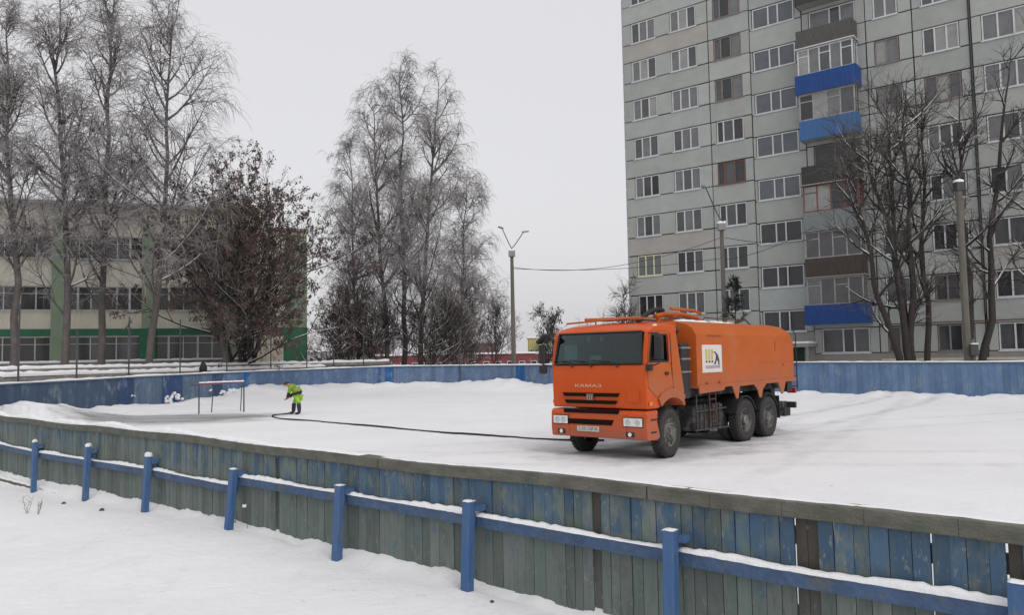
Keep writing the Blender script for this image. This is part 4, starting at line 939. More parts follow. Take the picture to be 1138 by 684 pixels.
text('С 531 СМ 58', .095, (1.013, -.22, .60), FR, mat('plate_black', (.03, .03, .03), .6), np_, 'plate_number', depth=.001, sx=.88)
LENS = mat('lamp_lens', (.85, .85, .83), .2, .1, noise=.3, nscale=12, coat=.6)
for y0, y1 in ((.66, 1.10), (-1.13, -.75)):
    h = MB().box((.985, y0 - .02, .67), (1.006, y1 + .02, .875)).build('headlight', M['blackp'], tr, bevel=.01)
    MB().box((1.005, y0, .69), (1.014, y1, .855)).build('lens', LENS, h, bevel=.006)
    hb = MB()
    for yc in (y0 + .11, y1 - .11): hb.tube([(1.012, yc, .77), (1.018, yc, .77)], .065, 14)
    hb.build('reflector', M['chrome'], h)
for yc in (.80, -.93):
    f_ = MB().box((.975, yc - .10, .475), (1.0, yc + .10, .575)).build('fog_lamp', M['blackp'], tr, bevel=.01); MB().tube([(.99, yc, .525), (1.008, yc, .525)], .042, 12).build('lens', LENS, f_)
for sg in (1, -1):
    MB().box((.78, sg * (HW + .013), 1.10), (.90, sg * (HW + .03), 1.18)).build('turn_signal', mat('amber%d' % sg, (.6, .2, .03), .3), tr, bevel=.006)
    MB().tube([(.5, sg * 1.12, 2.70), (.5, sg * 1.175, 2.70)], .045, 12).build('marker_lamp', mat('marker%d' % sg, (.8, .75, .65), .3), tr)
    a_ = MB().prism([(.90, 1.12), (.90, 1.30), (.62, 1.30), (.56, 1.12)], sg * (HW + .001), sg * (HW + .006), sidef)
MB().box((.952, .72, 1.17), (.956, 1.02, 1.42)).build('hatch', OR, tr, bevel=.003)
# steps in the bumper side
for sg in (1, -1):
    st = MB().box((.62, sg * (HW - .10), .80), (.86, sg * (HW + .016), .84)); st.box((.64, sg * (HW - .10), .55), (.86, sg * (HW + .016), .59)); st.build('step', M['blackp'], tr)
# mirrors
for sg, a_, b_ in ((1, .92, 1.47), (-1, .98, -1.42)):
    m_ = MB(); m_.box((a_ - .05, b_ - .09, 2.02 if sg > 0 else 1.96), (a_ + .05, b_ + .10, 2.50 if sg > 0 else 2.38)); mo = m_.build('mirror', M['blackp'], tr, bevel=.04, seg=3)
    m2 = MB(); m2.tube([(.88, sg * 1.15, 1.86), (a_, b_, 1.95), (a_, b_, 2.05)], .014, 6); m2.tube([(.80, sg * 1.15, 2.56), (a_, b_, 2.55), (a_, b_, 2.45)], .014, 6); m2.build('mirror_arm', M['blackp'], mo)
    if sg > 0: MB().box((.90, 1.20, 1.80), (1.0, 1.33, 1.93)).build('bracket', M['blackp'], mo, bevel=.02)
    else:
        MB().box((a_ - .05, b_ - .09, 1.74), (a_ + .05, b_ + .10, 1.93)).build('wide_mirror', M['blackp'], mo, bevel=.04)
        k_ = MB(); k_.beam((1.06, -1.46, 2.42), (1.14, -1.18, 2.60), .16, .07); k_.build('kerb_mirror', M['blackp'], mo, bevel=.02)
# tank
T0, T1 = -1.10, -6.60
sec = [(-1.22, 1.36), (-1.22, 2.54), (-1.13, 2.70), (-.98, 2.80), (-.70, 2.86), (0, 2.88), (.70, 2.86), (.98, 2.80), (1.13, 2.70), (1.22, 2.54), (1.22, 1.36)]
tk = MB(); st_ = [(T0, 1.0), (-6.15, 1.0), (-6.42, .965), (T1, .86)]; vs = []
for a_, k in st_:
    for y_, z_ in sec: vs.append(Vector((a_, y_ * (1 - (1 - k) * .25), 1.36 + (z_ - 1.36) * k)))
n = len(sec); fs = [(i * n + j, i * n + (j + 1) % n, (i + 1) * n + (j + 1) % n, (i + 1) * n + j) for i in range(3) for j in range(n)] + [list(range(n)), [3 * n + j for j in range(n)]]
tk.add(vs, fs); tko = tk.build('tank_body', OS, tr, bevel=.012)
for sg in (1, -1):
    sk = MB(); yb = 1.221
    poly = [(T0 - .02, 1.44), (T0 - .03, 1.25), (-2.30, 1.28), (-2.36, 1.355), (-2.72, 1.36), (-2.92, 1.06), (-3.02, 1.06), (-3.12, 1.34), (-3.90, 1.35), (-4.10, 1.22), (-4.20, 1.02), (-4.32, 1.02), (-4.42, 1.22), (-4.62, 1.35), (-5.35, 1.35), (-5.55, 1.05), (-5.65, 1.05), (-5.85, 1.35), (T1 + .05, 1.36), (T1 + .06, 1.44)]
    sk.prism(poly, sg * yb, sg * (yb + .02), sidef); sk.build('skirt', OS, tr)
    # seams, fittings
    se = MB(); se.box((-6.45, sg * 1.221, 1.86), (-4.2, sg * 1.224, 1.868)); se.box((-5.28, sg * 1.221, 2.16), (-5.27, sg * 1.232, 2.42)); se.box((-1.6, sg * 1.215, 2.52), (-2.3, sg * 1.24, 2.545)); se.tube([(-5.75, sg * 1.221, 1.80), (-5.75, sg * 1.245, 1.80)], .025, 8)
    for a_ in (-1.5, -2.1): se.tube([(a_, sg * 1.221, 1.47), (a_, sg * 1.25, 1.47)], .03, 8)
    se.build('seam', mat('tank_seam%d' % sg, (.30, .07, .02), .7), tr)
# sign with unreadable lettering as coloured blocks
sg_ = MB().box((-2.26, 1.223, 1.70), (-1.32, 1.231, 2.32)).build('sign_panel', mat('sign_white', (.66, .62, .58), .6, noise=.12, nscale=8), tr)
yl = MB()
for i in range(3): yl.box((-1.56 - i * .135, 1.232, 1.98), (-1.47 - i * .135, 1.2335, 2.22))
yl.build('yellow_mark', mat('sign_yellow', (.52, .44, .12), .6, noise=.2), sg_)
dk_ = MB()
for i in range(3): dk_.box((-1.555 - i * .135, 1.232, 1.92), (-1.475 - i * .135, 1.2335, 1.965))
dk_.prism([(-1.83, 2.16), (-1.93, 2.17), (-2.06, 2.10), (-2.13, 1.98), (-2.13, 1.86), (-2.07, 1.87), (-2.05, 1.95), (-2.0, 1.98), (-1.95, 1.88), (-1.86, 1.88), (-1.95, 2.0), (-1.97, 2.09), (-1.92, 2.13)], 1.232, 1.2336, sidef); dk_.build('dark_mark', mat('sign_dark', (.06, .055, .07), .6), sg_)
pu = MB(); rr = random.Random(2)
for i in range(9):
    a_ = -1.47 - i * .078; pu.box((a_ - .055, 1.232, 1.79), (a_ - .038, 1.2334, 1.86)); pu.box((a_ - .018, 1.232, 1.79), (a_, 1.2334, 1.86)); z_ = rr.choice((1.79, 1.818, 1.845)); pu.box((a_ - .04, 1.232, z_), (a_ - .017, 1.2335, z_ + .015))
pu.build('letter_row', mat('sign_purple', (.22, .14, .24), .6), sg_)
# things on top: walkway rails, boom with bent suction hose
tp = MB(); tp.tube([(-1.2, -.35, 2.94), (-3.4, -.35, 2.94), (-3.5, -.35, 2.88)], .022, 6); tp.tube([(-2.8, .45, 2.88), (-3.0, .45, 3.0), (-5.3, .45, 2.98), (-5.6, .45, 2.86)], .018, 6); tp.tube([(-1.25, .35, 2.88), (-1.3, .35, 2.97), (-2.6, .35, 2.96), (-2.7, .35, 2.88)], .018, 6); tp.build('top_rail', M['rust'], tr)
bm_ = MB(); bm_.tube([(.55, -.55, 2.90), (-.3, -.3, 2.94), (-1.2, -.05, 2.98)], .035, 8); bm_.tube([(.70, -.95, 2.83), (.55, .15, 2.88), (.35, .75, 2.90)], .022, 6); bm_.tube([(.45, -.35, 2.80), (.45, -.35, 2.90)], .02, 6); bm_.tube([(.35, .6, 2.80), (.35, .6, 2.90)], .02, 6); bm_.box((.15, -.30, 2.86), (.45, .85, 2.90)); bm_.build('roof_rack', mat('rack_orange', (.45, .12, .03), .6, noise=.3), tr)
hs_ = MB(); hs_.tube([(-.85, -.1, 2.86), (-1.0, -.08, 2.97), (-1.3, -.02, 3.13), (-1.55, .02, 3.18), (-1.75, .03, 3.15)], .055, 10); hs_.build('suction_hose', M['black'], tr, smooth=True)
ob_ = MB(); ob_.tube([(-1.35, .05, 3.0), (-1.7, .05, 3.06), (-2.6, .05, 3.08), (-3.3, .05, 3.02), (-3.75, .05, 2.86)], .06, 10); ob_.tube([(-1.6, .32, 3.18), (-2.7, .32, 3.17), (-3.1, .30, 3.10)], .035, 8)
ob_.box((-2.35, -.25, 2.87), (-2.05, .35, 2.98)); ob_.tube([(-2.2, .05, 2.9), (-2.2, .05, 3.1)], .09, 10); ob_.tube([(-1.5, .05, 2.88), (-1.5, .05, 3.03)], .05, 8); ob_.build('boom', OS, tr, smooth=False)
sw_ = MB()
for i, (a_, y_) in enumerate(((-1.9, .5), (-2.5, .45), (-3.2, .5), (-4.2, .3), (-1.5, .55))): sw_ = MB(); snow_strip(sw_, [(a_, y_, 2.868), (a_ - .45, y_, 2.868)], .22, lambda c: .05, seed=i, step=.06); sw_.build('snow', M['snow'], tr, smooth=True)
hc = MB().tube([(-4.5, 0, 2.87), (-4.5, 0, 2.94)], .28, 18).build('hatch_cover', OS, tr)
# between cab and tank
bw = MB(); bw.box((-.98, .55, 1.15), (-.60, 1.12, 2.35)); bwo = bw.build('air_intake', M['blackp'], tr, bevel=.05)
b2_ = MB(); b2_.tube([(-.78, .85, 2.3), (-.78, .85, 2.55), (-.72, .95, 2.68)], .07, 10); b2_.build('snorkel', M['blackp'], bwo)
b3_ = MB(); 
for z in (1.72, 2.0, 2.24): b3_.box((-.99, .54, z), (-.59, 1.132, z + .035))
b3_.build('strap', M['galv'], bwo)
MB().box((-1.07, -1.1, 1.15), (-.62, .5, 2.50)).build('bulkhead', OS, tr, bevel=.02)
MB().prism([(-.62, 2.501), (-1.09, 2.501), (-1.09, 2.84), (-.70, 2.80)], -1.0, .75, sidef).build('tank_nose', OS, tr)
# chassis, tanks, axles
ch = MB()
for y_ in (-.42, .42): ch.box((.75, y_ - .045, .78), (-6.55, y_ + .045, 1.05))
for a_ in (-1.0, -2.2, -3.1, -5.5, -6.4): ch.box((a_ - .06, -.42, .82), (a_ + .06, .42, 1.02))
ch.box((-1.15, -1.0, 1.18), (-6.5, 1.0, 1.345)); ch.build('chassis_frame', CH, tr)
for sg in (1, -1):
    ft = MB(); ft.box((-1.20, sg * .55, .42), (-2.55, sg * 1.08, .98)); ft.build('fuel_tank', CH, tr, bevel=.07, seg=3)
    vt = MB()
    for i, a_ in enumerate((-1.25, -1.42, -1.62, -1.85, -2.0, -2.32)): vt.box((a_ - .02, sg * 1.085, .40 + .04 * (i % 2)), (a_ + .02, sg * 1.10, 1.0 + .22 * (i % 3 == 0)))
    vt.tube([(-1.1, sg * 1.12, .45), (-2.7, sg * 1.12, .42)], .022, 6); vt.tube([(-1.1, sg * 1.12, .85), (-2.6, sg * 1.12, .87)], .018, 6); vt.build('side_guard', mat('guard%d' % sg, (.07, .06, .06), .8, noise=.4, dirt=((.2, .19, .18), 6, .56)), tr)
    MB().tube([(-2.62, sg * .72, .66), (-2.95, sg * .72, .66)], .17, 14).build('air_tank', M['steel'], tr)
    ld = MB(); ld.tube([(-1.72, sg * 1.16, 1.26), (-1.74, sg * 1.16, .55)], .016, 6); ld.tube([(-2.02, sg * 1.16, 1.26), (-2.04, sg * 1.16, .55)], .016, 6)
    for z in (.6, .85, 1.1): ld.tube([(-1.73, sg * 1.16, z), (-2.03, sg * 1.16, z)], .014, 6)
    ld.build('side_ladder', M['rust'], tr)
    mg = MB()
    for wa in (-3.6, -4.92): mg.prism(arc(wa, .5, .60, 155, 20, 12) + arc(wa, .5, .57, 20, 155, 12), sg * .62, sg * 1.16, sidef)
    mg.prism([(-5.62, 1.0), (-5.60, 1.0), (-5.62, .42), (-5.64, .42)], sg * .62, sg * 1.14, sidef); mg.build('mudguard', M['black'], tr)
for a_ in (0, -3.6, -4.92):
    ax = MB().tube([(a_, -.95, .5), (a_, .95, .5)], .07, 8)
    if a_: ax.tube([(a_, -.2, .5), (a_, .2, .5)], .2, 12)
    ax.build('axle', CH, tr)
eng = MB().box((.7, -.38, .45), (-.9, .38, 1.0)).build('engine', CH, tr, bevel=.04)
# wheels
def wheel(a_, y_, sg, steer=0, dual=False, front=False):
    Mw = Matrix.Translation((a_, y_, .505)) @ Matrix.Rotation(steer, 4, 'Z'); n = 36
    def lathe(mb, prof_, nn=n):
        vs = [Mw @ Vector((r * math.cos(2 * math.pi * k / nn), sg * w_, r * math.sin(2 * math.pi * k / nn))) for (r, w_) in prof_ for k in range(nn)]
        mb.add(vs, [(i * nn + k, i * nn + (k + 1) % nn, (i + 1) * nn + (k + 1) % nn, (i + 1) * nn + k) for i in range(len(prof_) - 1) for k in range(nn)])
    def tyre(w0):
        t = MB(); lathe(t, [(.30, w0 - .24), (.42, w0 - .265), (.475, w0 - .25), (.505, w0 - .20), (.508, w0 - .065), (.475, w0 - .015), (.42, w0 + .0), (.30, w0 - .03), (.29, w0 - .2), (.30, w0 - .24)]); return t
    t = tyre(0)
    if dual: 
        t2 = tyre(-.33); t.v += t2.v; t.c += t2.c; t.f += [[i + len(t.v) - len(t2.v) for i in f] for f in t2.f]; t.m += t2.m
    # tread blocks
    for k in range(40):
        an = 2 * math.pi * k / 40
        for (u0, u1, ph) in ((-.235, -.145, 0), (-.125, -.03, .5)):
            c_ = an + ph * 2 * math.pi / 40; B_ = Mw @ Matrix.Rotation(-c_, 4, 'Y') if True else None
            q0, q1 = sorted((sg * u0, sg * u1)); t.box((.50, q0, -.022), (.522, q1, .022), B_)
    wo_ = thing_part('wheel', tr)
    t.build('tyre', M['tyre'], wo_)
    r_ = MB()
    if front: lathe(r_, [(.295, -.03), (.285, -.02), (.27, -.05), (.20, -.055), (.17, -.01), (.12, .0), (.115, .035), (.06, .05), (.0, .05)])
    else: lathe(r_, [(.295, -.03), (.285, -.02), (.27, -.10), (.22, -.17), (.15, -.17), (.13, -.09), (.12, -.02), (.06, -.01), (.0, -.01)])
    for k in range(10):
        c_ = 2 * math.pi * k / 10; rr_ = .165 if front else .18; w_ = -.0 if front else -.155; p0 = Mw @ Vector((rr_ * math.cos(c_), sg * (w_ - .02), rr_ * math.sin(c_))); p1 = Mw @ Vector((rr_ * math.cos(c_), sg * (w_ + .03), rr_ * math.sin(c_))); r_.tube([p0, p1], .014, 6)
    if True:
        h_ = r_; r_.mi = 1
        for k in range(8):
            c_ = 2 * math.pi * (k + .5) / 8; w_ = -.052 if front else -.125; B_ = Mw @ Matrix.Rotation(-c_, 4, 'Y'); q0, q1 = sorted((sg * (w_ - .01), sg * (w_ + .004))); h_.box((.215, q0, -.032), (.262, q1, .032), B_)
        r_.build('rim', [M['rim'], M['blackp']], wo_)
def thing_part(name, par):
    # a wheel is an axle hub mesh that carries tyre and rim
    h = MB(); return h_build(h, name, par)
def h_build(h, name, par):
    e = bpy.data.objects.new(name, None); COL.objects.link(e); e.parent = par; e.empty_display_size = .2; return e
for sg in (1, -1):
    wheel(0, sg * 1.17, sg, R(5), front=True)
    for a_ in (-3.6, -4.92): wheel(a_, sg * 1.17, sg, 0, dual=True)
# rear: ladder, bumper, lamps
rl = MB()
for y_ in (.95, 1.20): rl.tube([(T1 - .12, y_, 1.12), (T1 - .12, y_, 2.60), (T1 + .1, y_, 2.75)], .016, 6)
for z in np.arange(1.2, 2.6, .28): rl.tube([(T1 - .12, .95, z), (T1 - .12, 1.20, z)], .012, 6)
rl.build('rear_ladder', M['blackp'], tr)
rb = MB(); rb.box((T1 - .02, -1.15, .62), (T1 - .14, 1.15, .78)); rb.box((T1 + .02, .75, .62), (T1 + .9, .95, .80)); rb.box((T1 + .02, -.95, .62), (T1 + .9, -.75, .80)); rb.box((T1 + .05, .80, .42), (T1 + .45, 1.05, .64)); rb.build('rear_bumper', CH, tr)
for sg in (1, -1):
    MB().box((T1 - .09, sg * .95, 1.02), (T1 - .01, sg * 1.18, 1.16)).build('tail_light', mat('tail%d' % sg, (.35, .02, .015), .4), tr, bevel=.01)
    MB().box((T1 + .25, sg * 1.0, 1.08), (T1 + .55, sg * 1.2, 1.35)).build('rear_bracket', M['blackp'], tr, bevel=.01)
pm = MB().box((T1 - .3, -.35, .9), (T1 - .01, .5, 1.3)); pm.build('valve_box', CH, tr, bevel=.03)

# ------------------------------------------------------------------ hose on the ice
hp = [(628, 490.5), (560, 486.5), (500, 482.5), (450, 478), (400, 473.5), (350, 469), (322, 467.3), (306, 465), (303, 463), (311, 461.6), (322, 460.6)]
pts = [gr(x, y) for x, y in hp]
pts = [Vector((2.4, 18.6, 0)), Vector((1.9, 18.9, 0))] + pts[1:] if False else [Vector((2.2, 19.6, .0)), pts[0]] + pts[1:]
def catmull(P, n=8):
    out = []
    Q = [P[0]] + list(P) + [P[-1]]
    for i in range(1, len(Q) - 2):
        for k in range(n):
            t = k / n; a, b, c, d = Q[i - 1], Q[i], Q[i + 1], Q[i + 2]; out.append(.5 * ((2 * b) + (-a + c) * t + (2 * a - 5 * b + 4 * c - d) * t * t + (-a + 3 * b - 3 * c + d) * t ** 3))
    out.append(P[-1]); return out
cv = catmull(pts, 10); cv = [Vector((p.x, p.y, gz(p.x, p.y) + .022 + .01 * math.sin(i * .3))) for i, p in enumerate(cv)]
hb = hosebase = cv[0].copy(); h = MB().tube([p - hb for p in cv], .027, 8).build('fire_hose', M['black'], None, smooth=True); h.location = hb
tag(h, 'long black hose lying on the snow from the lorry to the bending worker', 'hose')

# ------------------------------------------------------------------ worker bending forward
def skinned(name, chains, m, parent, sub=2):
    """chains: list of [(x,y,z,r),...]; joints shared when identical"""
    vs = []; rad = []; es = []; key = {}
    def vid(p):
        k = tuple(round(c, 4) for c in p[:3])
        if k not in key: key[k] = len(vs); vs.append(k); rad.append(p[3])
        return key[k]
    roots = []
    for ch_ in chains:
        ids = [vid(p) for p in ch_]; roots.append(ids[0])
        for a, b in zip(ids[:-1], ids[1:]): es.append((a, b))
    me = bpy.data.meshes.new(name); me.from_pydata(vs, es, []); me.materials.append(m); ob = bpy.data.objects.new(name, me); COL.objects.link(ob); ob.parent = parent
    sk_ = ob.modifiers.new('skin', 'SKIN'); sk_.use_smooth_shade = True
    sv = me.skin_vertices[0].data if me.skin_vertices else None
    if sv is None:
        bpy.context.view_layer.objects.active = ob; bpy.ops.mesh.customdata_skin_add(); sv = me.skin_vertices[0].data
    comp = list(range(len(vs)))
    def find(i):
        while comp[i] != i: i = comp[i]
        return i
    for a, b in es: comp[find(a)] = find(b)
    seen = set()
    for i, v in enumerate(sv): v.radius = (rad[i], rad[i]); v.use_root = False
    for i in roots:
        if find(i) not in seen: seen.add(find(i)); sv[i].use_root = True
    ss_ = ob.modifiers.new('sub', 'SUBSURF'); ss_.levels = sub; ss_.render_levels = sub
    return ob
pb = gr(328, 461.0); pe = thing('person', 'worker in yellow-green hi-vis jacket and dark cap bending forward over the hose end', 'person', (pb.x, pb.y, gz(pb.x, pb.y)), R(-8))
SKIN = mat('skin', (.42, .25, .18), .6); HIV = mat('hi_vis_cloth', (.24, .36, .04), .8, noise=.35, nscale=5, bump=.5, bscale=6, dirt=((.07, .10, .035), 4.5, .52)); DRK = mat('dark_cloth', (.030, .036, .030), .9, noise=.3); BOOT = mat('boot', (.025, .027, .04), .7)
LT = mat('hi_vis_trousers', (.30, .55, .05), .8, noise=.25, nscale=6)
pel = (.14, 0, .80, .135); wa = (.10, 0, .93, .135); chs = (-.06, 0, 1.08, .15); nk = (-.24, 0, 1.165, .062); hd = (-.345, 0, 1.20, .088); hd2 = (-.40, 0, 1.165, .080)
body_ch = [[pel, wa, chs, nk, hd, hd2]]
for sg in (1, -1):
    hip = (.13, sg * .09, .74, .085); kn = ((.20, -.10)[sg > 0], sg * .12, .43, .060); an = ((.235, -.13)[sg > 0], sg * .13, .09, .045); toe = (an[0] - .17, sg * .155, .04, .035)
    body_ch.append([pel, hip, kn, an, toe])
    sh = (-.12, sg * .19, 1.09, .062); el = (-.15, sg * .22, .82, .048); wr = (-.30, sg * .10, .66, .032); ha = (-.36, sg * .075, .625, .028)
    body_ch.append([chs, sh, el, wr, ha])
    for k in range(4): 
        yy = sg * .075 + (k - 1.5) * .019; L_ = (.030, .035, .033, .026)[k]; body_ch.append([ha, (-.385, yy, .605, .0105), (-.385 - L_ * .7, yy, .585, .009), (-.385 - L_ * .6, yy, .565, .008)])
    body_ch.append([ha, (-.36, sg * .075 - sg * .035, .605, .011), (-.385, sg * .075 - sg * .045, .58, .009)])
bo1 = skinned('body', body_ch, SKIN, pe)
skinned('jacket', [[(.15, 0, .80, .19), (.10, 0, .95, .19), (-.05, 0, 1.09, .20), (-.20, 0, 1.155, .11)]] + [[(-.05, 0, 1.09, .20), (-.12, sg * .20, 1.095, .085), (-.15, sg * .235, .83, .070), (-.275, sg * .12, .685, .052)] for sg in (1, -1)], HIV, pe)
# dark panels: side/belly of the jacket and forearms
skinned('dark_sleeve', [[(-.148, sg * .236, .90, .075), (-.155, sg * .237, .83, .077), (-.235, sg * .16, .73, .062), (-.285, sg * .113, .675, .050)] for sg in (1, -1)], DRK, pe)
skinned('jacket_hem', [[(.20, 0, .76, .175), (.125, 0, .87, .205), (.0, 0, .90, .165)]], DRK, pe)
skinned('trousers', [[(.14, 0, .76, .15), (.13, sg * .09, .68, .13), ((.185, -.04)[sg > 0], sg * .115, .53, .108), ((.20, -.088)[sg > 0], sg * .12, .42, .100)] for sg in (1, -1)], LT, pe)
for sg in (1, -1):
    kx, fx = (.20, .235) if sg < 0 else (-.095, -.13)
    skinned('boot', [[(kx, sg * .12, .47, .094), ((kx + fx) / 2, sg * .125, .25, .086), (fx, sg * .13, .09, .076), (fx - .06, sg * .14, .05, .054), (fx - .18, sg * .15, .045, .045)]], BOOT, pe)
cpm = MB(); vs = []; n1, n2 = 7, 14; ctr = Vector((-.36, 0, 1.215)); ax_ = Vector((-.35, 0, .94)).normalized(); sd = Vector((0, 1, 0)); fw_ = ax_.cross(sd)
for i in range(n1 + 1):
    th = math.pi * .56 * i / n1
    for k in range(n2): ph = 2 * math.pi * k / n2; vs.append(ctr + (ax_ * math.cos(th) + (sd * math.cos(ph) + fw_ * math.sin(ph)) * math.sin(th)) * .112)
cpm.add(vs, [(i * n2 + k, i * n2 + (k + 1) % n2, (i + 1) * n2 + (k + 1) % n2, (i + 1) * n2 + k) for i in range(n1) for k in range(n2)])
cpo = cpm.build('cap', M['blackp'], pe, smooth=True); sdm = cpo.modifiers.new('thick', 'SOLIDIFY'); sdm.thickness = .012
vm = MB().box((-.52, -.07, 1.135), (-.41, .07, 1.15)); 
fc = MB(); 
nose = Vector((-.475, 0, 1.13)); fc.tube([(-.455, 0, 1.165), (-.49, 0, 1.135)], [.012, .018], 6); fo_ = fc.build('nose', SKIN, pe)
ey = MB()
for sg in (1, -1): ey.tube([(-.46, sg * .032, 1.165), (-.475, sg * .032, 1.16)], .010, 6)
ey.build('eyes', M['blackp'], pe)
er = MB()
for sg in (1, -1): er.tube([(-.37, sg * .085, 1.17), (-.372, sg * .105, 1.165)], [.03, .022], 8)
er.build('ears', SKIN, pe)
mo_ = MB(); mo_.tube([(-.455, -.025, 1.105), (-.462, 0, 1.10), (-.455, .025, 1.105)], .006, 5); mo_.build('mouth', mat('lips', (.28, .12, .10), .6), pe)
re = MB()
for z_, r_ in ((0, .172), ): 
    c0 = Vector((.03, 0, 1.01)); d_ = Vector((-.16, 0, .15)).normalized(); sd = Vector((0, 1, 0)); up2 = d_.cross(sd); re.tube([c0 + (sd * math.cos(t) + up2 * math.sin(t)) * .178 for t in np.linspace(0, 2 * math.pi, 24)], .016, 5)
re.build('reflective_strip', mat('strip', (.6, .62, .6), .4), pe, smooth=True)

# ------------------------------------------------------------------ goal frame
g0 = gr(221, 460.5); g1 = gr(271, 458.3); g2 = gr(235, 458.8); gl = thing('goal_frame', 'netless hockey goal frame with snowy red crossbar on thin dark legs', 'goal', (g0.x, g0.y, gz(g0.x, g0.y)))
def L_(P, z): return Vector((P.x - g0.x, P.y - g0.y, z))
tz0 = z_at(221, 427, g0) ; tz1 = z_at(270, 425, g1)
for a, tz in ((g0, tz0), (g1, tz1)): MB().tube([L_(a, -.1), L_(a, tz)], .03, 8).build('post', M['steel'], gl)
GRED = mat('faded_red_pipe', (.30, .07, .09), .6, noise=.4, nscale=5)
cbm = MB().tube([L_(g0, tz0), L_(g1, tz1)], .036, 8).build('crossbar', GRED, gl)
sn = MB(); snow_strip(sn, [L_(g0, tz0 + .03), L_(g1, tz1 + .03)], .07, lambda c: .05, seed=3); sn.build('snow', M['snow'], cbm, smooth=True)
bk = (g1 - g0).normalized(); bk = Vector((-bk.y, bk.x, 0))
q0 = L_(g2, -.05); MB().tube([L_(g0 - (g1 - g0) * .17, tz0 - .05), L_(g0, tz0 - .04)], .022, 6).build('side_bar', M['rust'], gl)
MB().tube([L_(g0, tz0 - .04) + bk * .7 + (g1 - g0) * .35, q0 + bk * .0], .022, 6).build('rear_leg', M['steel'], gl)
MB().tube([L_(g0, tz0), L_(g0, tz0 - .02) + bk * .7 + (g1 - g0) * .35, L_(g1, tz1 - .02) + bk * .65, L_(g1, tz1)], .024, 6).build('rear_bar', GRED, gl)
MB().tube([L_(g1, tz1 - .02) + bk * .65, L_(g1, -.05) + bk * .9 - (g1 - g0) * .02], .02, 6).build('rear_leg', M['steel'], gl)

# ------------------------------------------------------------------ poles, lamps, wires
def pole(x, ytop, Y, label, rb, rt, arms, lampbox=True, ybase=400):
    b = gpt(x, Y); top = at(x - (ybase - ytop) * .026, ytop, Y); H = top.z - b.z
    t = thing('lamp_post', label, 'lamp post', b, 0)
    MB().tube([(0, 0, -.3), (0, 0, H)], [rb, rt], 8).build('pole', M['pole'], t, bevel=.0)
    tops = []
    for (ax_, ay_) in arms:
        p = at(ax_, ay_, Y) - b; p.y = -.9 if ax_ < x else .3
        a = MB(); a.tube([(0, 0, H - .1), (0, 0, H + .35), (p.x * .3, p.y * .3, H + .35 + (p.z - H - .35) * .25), (p.x, p.y, p.z)], .032, 6); ao = a.build('arm', M['steel'], t)
        d = Vector((p.x, p.y, p.z)); dn = Vector((p.x, p.y, .12)).normalized(); hd_ = MB(); hd_.beam(d - dn * .1, d + dn * .38, .16, .10); hd_.build('lamp_head', M['galv'], ao, bevel=.03)
    if lampbox: 
        q_ = .12 if lampbox == 1 else .03; bx = MB().box((-rt - q_, -rt - q_, H - .22), (rt + q_, rt + q_, H + .18)); bo2 = bx.build('bracket_box', M['galv'] if lampbox == 1 else M['steel'], t, bevel=.02)
        sn = MB(); snow_strip(sn, [(-rt - q_, 0, H + .18), (rt + q_, 0, H + .18)], rt * 2 + q_, lambda c: .14, seed=4, step=.05); sn.build('snow', M['snow'], bo2, smooth=True)
    return t, b, H
p1, b1_, H1 = pole(571, 282, 54, 'weathered concrete lamp post with two slim raised arms beyond the far boards', .17, .11, [(558, 256), (582, 257)], 1)
p2, b2_, H2 = pole(807, 252, 46, 'concrete post with thin arms and a snow capped lamp rising behind the lorry', .17, .11, [(780, 212)], 1)
p3, b3_, H3 = pole(1076, 207, 36, 'thick concrete post with snowy lamp and bent arms in front of the right hand trees', .17, .145, [(1036, 166), (1068, 160)], 2)
MB().box((-.05, -.36, 1.55), (.30, -.22, 2.05)).build('switch_box', M['steel'], p3, bevel=.02)
MB().box((.02, -.37, 2.06), (.30, -.20, 2.12)).build('snow', M['snow'], p3)
MB().tube([(0.18, -.1, -.3), (.18, -.1, 2.3)], .11, 8).build('stub_post', M['pole'], p3)
def wire(P, Q, sag, label):
    n = 24; pts = [P + (Q - P) * (i / n) + Vector((0, 0, -sag * 4 * (i / n) * (1 - i / n))) for i in range(n + 1)]
    o_ = MB().tube([p - P for p in pts], .016, 4).build('overhead_wire', M['blackp']); o_.location = P; tag(o_, label, 'wire', 'overhead wires')
w1 = at(568, 297, 54); wire(w1, at(804, 263, 46), .9, 'upper overhead wire from the far lamp post to the post behind the lorry')
wire(at(568, 298.5, 54), at(804, 287, 46), .35, 'lower overhead wire from the far lamp post to the post behind the lorry')
wire(at(805, 264, 46), at(902, 266, 45.6), .25, 'overhead wire from the post behind the lorry to the balcony stack')
wire(at(805, 289, 46), at(905, 252, 45.6), .3, 'rising overhead wire crossing the stair windows to the balcony stack')

